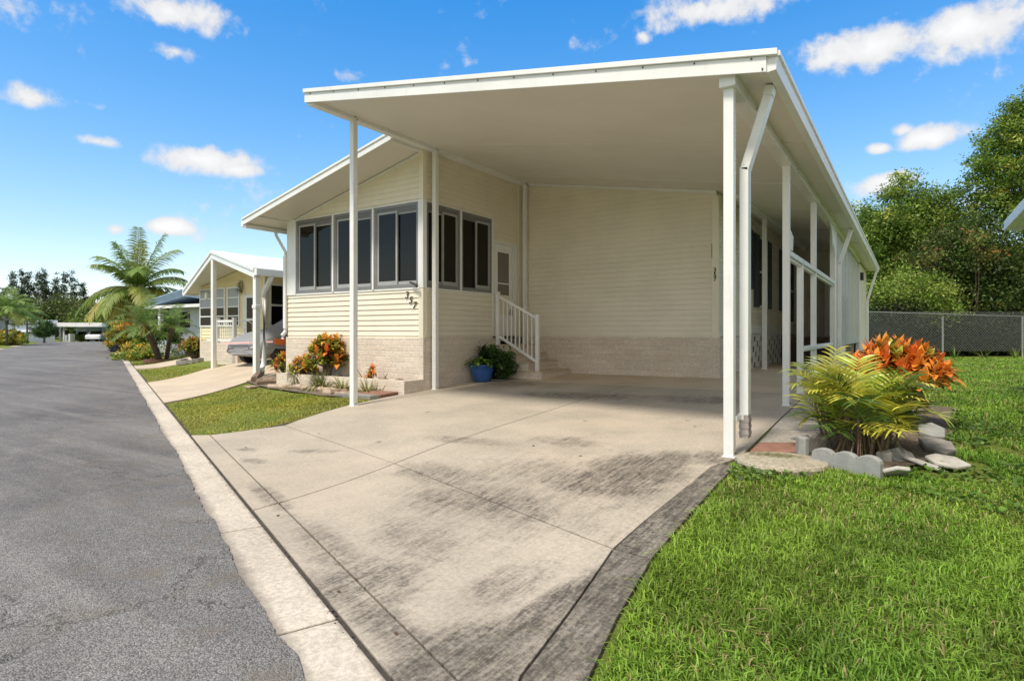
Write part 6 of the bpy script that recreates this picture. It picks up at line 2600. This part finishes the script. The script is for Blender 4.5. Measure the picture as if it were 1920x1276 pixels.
r = np.random.default_rng(500)
lawnR = [(-.89, s_at(-.89, sf + .03)), (1.2, .5), (9, -1.5), (16, 4), (16, 30), (5, 34), (-.9, 31), (-1.2, 26), (-1.2, 9.5), (-.5, 9.4), (.45, 9.3), (.36, 7.9), (.27, 6.9), (.12, 6.1),
         (-.12, 5.52), (-.2, 5.46), (-.68, 5.66), (-.80, 5.85), (-1.2, 5.7), (-1.27, 5.38), (-1.20, 4.8), (-1.165, 3.22), (-1.08, 2.55), (-.97, 1.98)]
cov = [(-.92 + .37 * math.cos(a), 5.56 + .36 * math.sin(a)) for a in np.linspace(0, 2 * math.pi, 20, endpoint=False)]


def hR(P, dep, r):
    n1 = vnoise(P, 2.2, 1)
    n2 = vnoise(P, .6, 2)
    n3 = vnoise(P, 7.0, 9)
    h = (.030 + .036 * n1 + .02 * n2 + .028 * n3 ** 2) * (.5 + .75 * r.random(len(P)))
    h = np.where(dep > 7, h * .85, h)
    d = np.hypot(P[:, 0] - .3, P[:, 1] - 6.4)
    bare = smooth((1.15 - d) / .7) * .8
    kk = vnoise(P, 3.0, 8)
    h = np.where((kk < bare) , 0, h)
    xe = -1.24 + .05
    return h


def cR(P, dep, r):
    n1 = vnoise(P, 1.6, 3)[:, None]
    n2 = vnoise(P, .45, 4)[:, None]
    a, b, d = np.array([.13, .265, .028]), np.array([.29, .425, .048]), np.array([.21, .335, .04])
    c = a + (b - a) * n1
    c = c * (1 - .4 * n2) + d * .4 * n2
    c *= (1 + r.normal(0, .22, (len(P), 1)))
    c *= (1.12 - .34 * smooth((vnoise(P, 3.3, 17) - .45) / .3))[:, None]
    dead = r.random(len(P)) < .025 + .12 * smooth((vnoise(P, 1.6, 7) - .55) / .2)
    c[dead] = np.array([.42, .34, .15]) * (1 + r.normal(0, .2, (dead.sum(), 1)))
    return np.clip(c, .01, .8)


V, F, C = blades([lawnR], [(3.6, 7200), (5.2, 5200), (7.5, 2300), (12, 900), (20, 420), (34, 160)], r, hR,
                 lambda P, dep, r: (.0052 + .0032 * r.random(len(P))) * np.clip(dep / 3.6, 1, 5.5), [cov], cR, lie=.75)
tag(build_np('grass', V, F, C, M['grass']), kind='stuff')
print('grass right', len(V) // 5)

# short thin lawn in front of the bed, and strips further along
lawnL = [(-7.72, 4.14), (-7.32, 4.70), (-7.14, 5.28), (-7.2, 6.2), (-7.30, 6.98), (-8.2, 6.84), (-8.75, 6.95), (-9.6, 6.93), (-10.2, 7.02), (-11.2, 7.5), (-12.9, 8.2), (-12.95, 8.3), tuple(ST(sf + .02, 12.85))]
strip2 = [tuple(ST(sf + .02, 18.35)), (-17.95, 10.05), (-17.75, 10.7), (-19.2, 10.6), (-22.3, 11.5), tuple(ST(3.2, 24.3)), tuple(ST(sf + .02, 25.2))]
strip3 = [tuple(ST(sf + .02, 27.7)), tuple(ST(5, 27.7)), tuple(ST(6, 60)), tuple(ST(sf + .02, 60))]
far1 = [tuple(ST(-6.75, 30)), tuple(ST(-6.75, 90)), tuple(ST(-16, 90)), tuple(ST(-16, 30))]


def hL(P, dep, r):
    n1 = vnoise(P, 2.6, 11)
    n2 = vnoise(P, .9, 12)
    h = (.022 + .03 * n1) * (.6 + .7 * r.random(len(P)))
    return np.where((n2 < .28) & (r.random(len(P)) < .7), 0, h)


def cL(P, dep, r):
    n1 = vnoise(P, 1.9, 13)[:, None]
    n2 = vnoise(P, .7, 14)[:, None]
    c = np.array([.26, .32, .04]) * (1 - n1) + np.array([.46, .44, .07]) * n1
    c = c * (1 - .45 * n2) + np.array([.40, .31, .14]) * .45 * n2
    c *= (1 + r.normal(0, .2, (len(P), 1)))
    return np.clip(c, .01, .8)


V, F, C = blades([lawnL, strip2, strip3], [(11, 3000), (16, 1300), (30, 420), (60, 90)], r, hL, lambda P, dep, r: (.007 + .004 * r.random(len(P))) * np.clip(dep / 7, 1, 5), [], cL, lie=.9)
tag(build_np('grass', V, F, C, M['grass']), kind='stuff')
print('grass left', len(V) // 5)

# creeping weeds with round leaves around the right bed
n = 9000
P = np.column_stack([-1.4 + 3.4 * r.random(n), 4.9 + 4.4 * r.random(n)])
d = np.hypot(P[:, 0] - .55, (P[:, 1] - 6.6) * .75)
d2 = np.hypot(P[:, 0] + 1.05, P[:, 1] - 5.25)
kk = vnoise(P, 2.4, 21)
ok = ((d < 1.25) & (kk > .42)) | ((d2 < .38) & (kk > .2)) | ((P[:, 0] > .35) & (kk > .62))
ok &= inside(P, lawnR) & ~inside(P, cov)
P = P[ok]
n = len(P)
base = np.column_stack([P, gz(P[:, 0], P[:, 1]) + .005 + .035 * r.random(n)])
nr = r.normal(0, .45, (n, 3)) + np.array([0, 0, 1.0])
nr /= np.linalg.norm(nr, axis=1)[:, None]
a = np.cross(nr, r.normal(0, 1, (n, 3)))
a /= np.linalg.norm(a, axis=1)[:, None]
b = np.cross(nr, a)
s = (.013 + .012 * r.random(n))[:, None]
V = np.empty((n, 6, 3))
for k in range(6):
    th_ = k * math.pi / 3
    V[:, k] = base + a * s * math.cos(th_) + b * s * math.sin(th_) * .8
F = np.arange(n * 6).reshape(n, 6)
C = np.repeat(np.clip(np.array([[.11, .20, .03]]) * (1 + r.normal(0, .25, (n, 1))), .01, .6), 6, axis=0)
tag(build_np('ground_cover', V.reshape(-1, 3), F, C, M['leaf']), kind='stuff')

# debris: dead leaves on the slab, grit and weeds in the seam between gutter and driveway
m = MB()
for i in range(300):
    t_ = -1.5 + 10 * r.random()
    s_ = S0 - .012 + r.normal(0, .012)
    p = ST(s_, t_)
    z = ZG + .0
    a_ = r.random() * 6.28
    rad = .003 + .006 * r.random() ** 2
    vs = [(p[0] + rad * math.cos(a_ + k * 1.26) * (1 + r.normal(0, .3)), p[1] + rad * math.sin(a_ + k * 1.26) * (1 + r.normal(0, .3)), z - .004 + .004 * r.random()) for k in range(5)]
    m.add(vs + [(p[0], p[1], z + .004 * r.random())], [(k, (k + 1) % 5, 5) for k in range(5)])
tag(build('debris', m, M['joint']), kind='stuff')
m = MB()
for (px, py) in ((463, 838), (632, 1108), (1085, 855), (1300, 800), (597, 812), (520, 968), (1002, 835), (745, 1190)):
    p = G(px, py)
    a_ = r.random() * 6.28
    m.strip(p + np.array([0, 0, .004]), (math.cos(a_), math.sin(a_), .15), (0, 0, 1), .03 + .02 * r.random(), .018, .3, 3, .3, (.16, .10, .055))
tag(build('fallen_leaves', m, M['leaf'], color=True), kind='stuff')

# ================================================================ CAMERA, SUN, SKY
cam = bpy.data.cameras.new('camera')
cam.sensor_width = 36
cam.lens = 36 * F_PX / 1920
cam.shift_y = -(638 - HY) / 1920
cam.clip_start, cam.clip_end = .05, 3000
co = bpy.data.objects.new('camera', cam)
co.location = (0, 0, EYE)
co.rotation_euler = (math.radians(90), 0, TH)
COL.objects.link(co)
SC.camera = co

SUN_DIR = Vector((-.04, -.50, .86)).normalized()      # towards the sun
sl = bpy.data.lights.new('sun', 'SUN')
sl.energy = 2.7
sl.angle = math.radians(9.0)
sl.color = (1, .93, .82)
so = bpy.data.objects.new('sun', sl)
so.rotation_euler = SUN_DIR.to_track_quat('Z', 'Y').to_euler()
so.location = (0, -10, 30)
COL.objects.link(so)

w = bpy.data.worlds.new('World')
SC.world = w
w.use_nodes = True
t = NT(w.node_tree)
bg = [x for x in w.node_tree.nodes if x.type == 'BACKGROUND'][0]
sky = t.n('ShaderNodeTexSky', sky_type='NISHITA')
sky.sun_disc = False
sky.sun_elevation = math.asin(SUN_DIR.z)
sky.sun_rotation = math.atan2(SUN_DIR.x, SUN_DIR.y)
sky.altitude = 0
sky.air_density = 1.0
sky.dust_density = .15
sky.ozone_density = 1.6
gen = t.n('ShaderNodeTexCoord').outputs['Generated']
dirv = t.vmath('NORMALIZE', gen)
n1 = t.noise(dirv, 9, 7, .58, .3)
n2 = t.noise(dirv, 30, 6, .6)
nn = t.math('ADD', t.math('MULTIPLY', n1, .68), t.math('MULTIPLY', n2, .32))
CLOUDS = [  # bearing and height as seen, angular half sizes, weight
    (318, 22, 105, 40, 1.0), (325, 95, 46, 18, .62), (58, 184, 62, 30, .95), (182, 265, 46, 17, 1.0), (365, 297, 82, 30, 1.1), (440, 318, 40, 12, .6), (312, 424, 42, 16, 1.1), (218, 430, 22, 14, .8),
    (1330, 18, 135, 32, .85), (1640, 88, 140, 50, 1.05), (1800, 55, 150, 55, 1.05), (1900, 30, 120, 55, .9), (1740, 258, 66, 25, 1.1), (1690, 246, 22, 16, .8), (1650, 279, 26, 13, 1.0), (1660, 338, 62, 26, 1.05),
    (1560, 110, 70, 25, .8), (655, 140, 22, 12, .3), (1207, 68, 14, 10, .4), (166, 196, 24, 9, .4), (60, 20, 120, 40, .35), (2200, 150, 200, 60, 1.0), (-250, 200, 160, 45, 1.0), (1000, -300, 260, 80, .8), (300, -250, 200, 70, .8)]
acc = None
for (px, py, hw, hh, wt) in CLOUDS:
    c_ = ray(px, py)
    L_ = np.linalg.norm(c_)
    c_ = c_ / L_
    rr = np.array([-c_[1], c_[0], 0])
    rr = -rr / np.linalg.norm(rr)
    uu = np.cross(rr, c_)
    uu = uu if uu[2] > 0 else -uu
    a_ = 1.12 * hw / F_PX / L_
    b_ = 1.12 * hh / F_PX / L_
    x = t.vmath('DOT_PRODUCT', dirv, tuple(rr / a_))
    y = t.vmath('DOT_PRODUCT', dirv, tuple(uu / b_))
    z = t.math('MAXIMUM', t.vmath('DOT_PRODUCT', dirv, tuple(c_)), .02)
    e = t.math('DIVIDE', t.math('ADD', t.math('MULTIPLY', x, x), t.math('MULTIPLY', y, y)), t.math('MULTIPLY', z, z))
    k = t.math('MULTIPLY', t.math('SUBTRACT', 1.0, t.math('POWER', e, .5)), wt)
    acc = k if acc is None else t.math('MAXIMUM', acc, k)
back = t.ramp(t.vmath('DOT_PRODUCT', dirv, tuple((-FW * .72 + UP * .70) / np.linalg.norm(-FW * .72 + UP * .70))), .25, .75, -.2, 1.0)  # unseen cloud cover behind and overhead, added to whiten the ambient light
acc = t.math('MAXIMUM', acc, back)
den = t.math('ADD', t.math('MULTIPLY', acc, .60), t.math('MULTIPLY', t.math('SUBTRACT', nn, .5), 2.2))
alpha = t.ramp(den, .02, .36, 0, .95)
shade = t.ramp(den, .1, .8, .82, 1.06)
hsv = t.n('ShaderNodeHueSaturation')
flat = t.vmath('DIVIDE', sky.outputs[0], t.vmath('ADD', t.vmath('MULTIPLY', sky.outputs[0], (.16, .16, .16)), (1, 1, 1)))
t.put(hsv.inputs['Color'], flat)
hsv.inputs['Saturation'].default_value = 1.66
hsv.inputs['Value'].default_value = 1.72
hsv.inputs['Hue'].default_value = .509
cl = t.mix(1.0, (4.5, 4.45, 4.4), shade, 'MULTIPLY')
t.put(bg.inputs['Color'], t.mix(alpha, hsv.outputs[0], cl))
bg.inputs['Strength'].default_value = .15

SC.view_settings.view_transform = 'Standard'
SC.view_settings.look = 'None'
SC.view_settings.exposure = 0.58
SC.view_settings.gamma = 1.0
SC.cycles.max_bounces = 12
SC.cycles.diffuse_bounces = 8
SC.cycles.transparent_max_bounces = 12
SC.cycles.use_denoising = True
SC.cycles.sample_clamp_indirect = 8
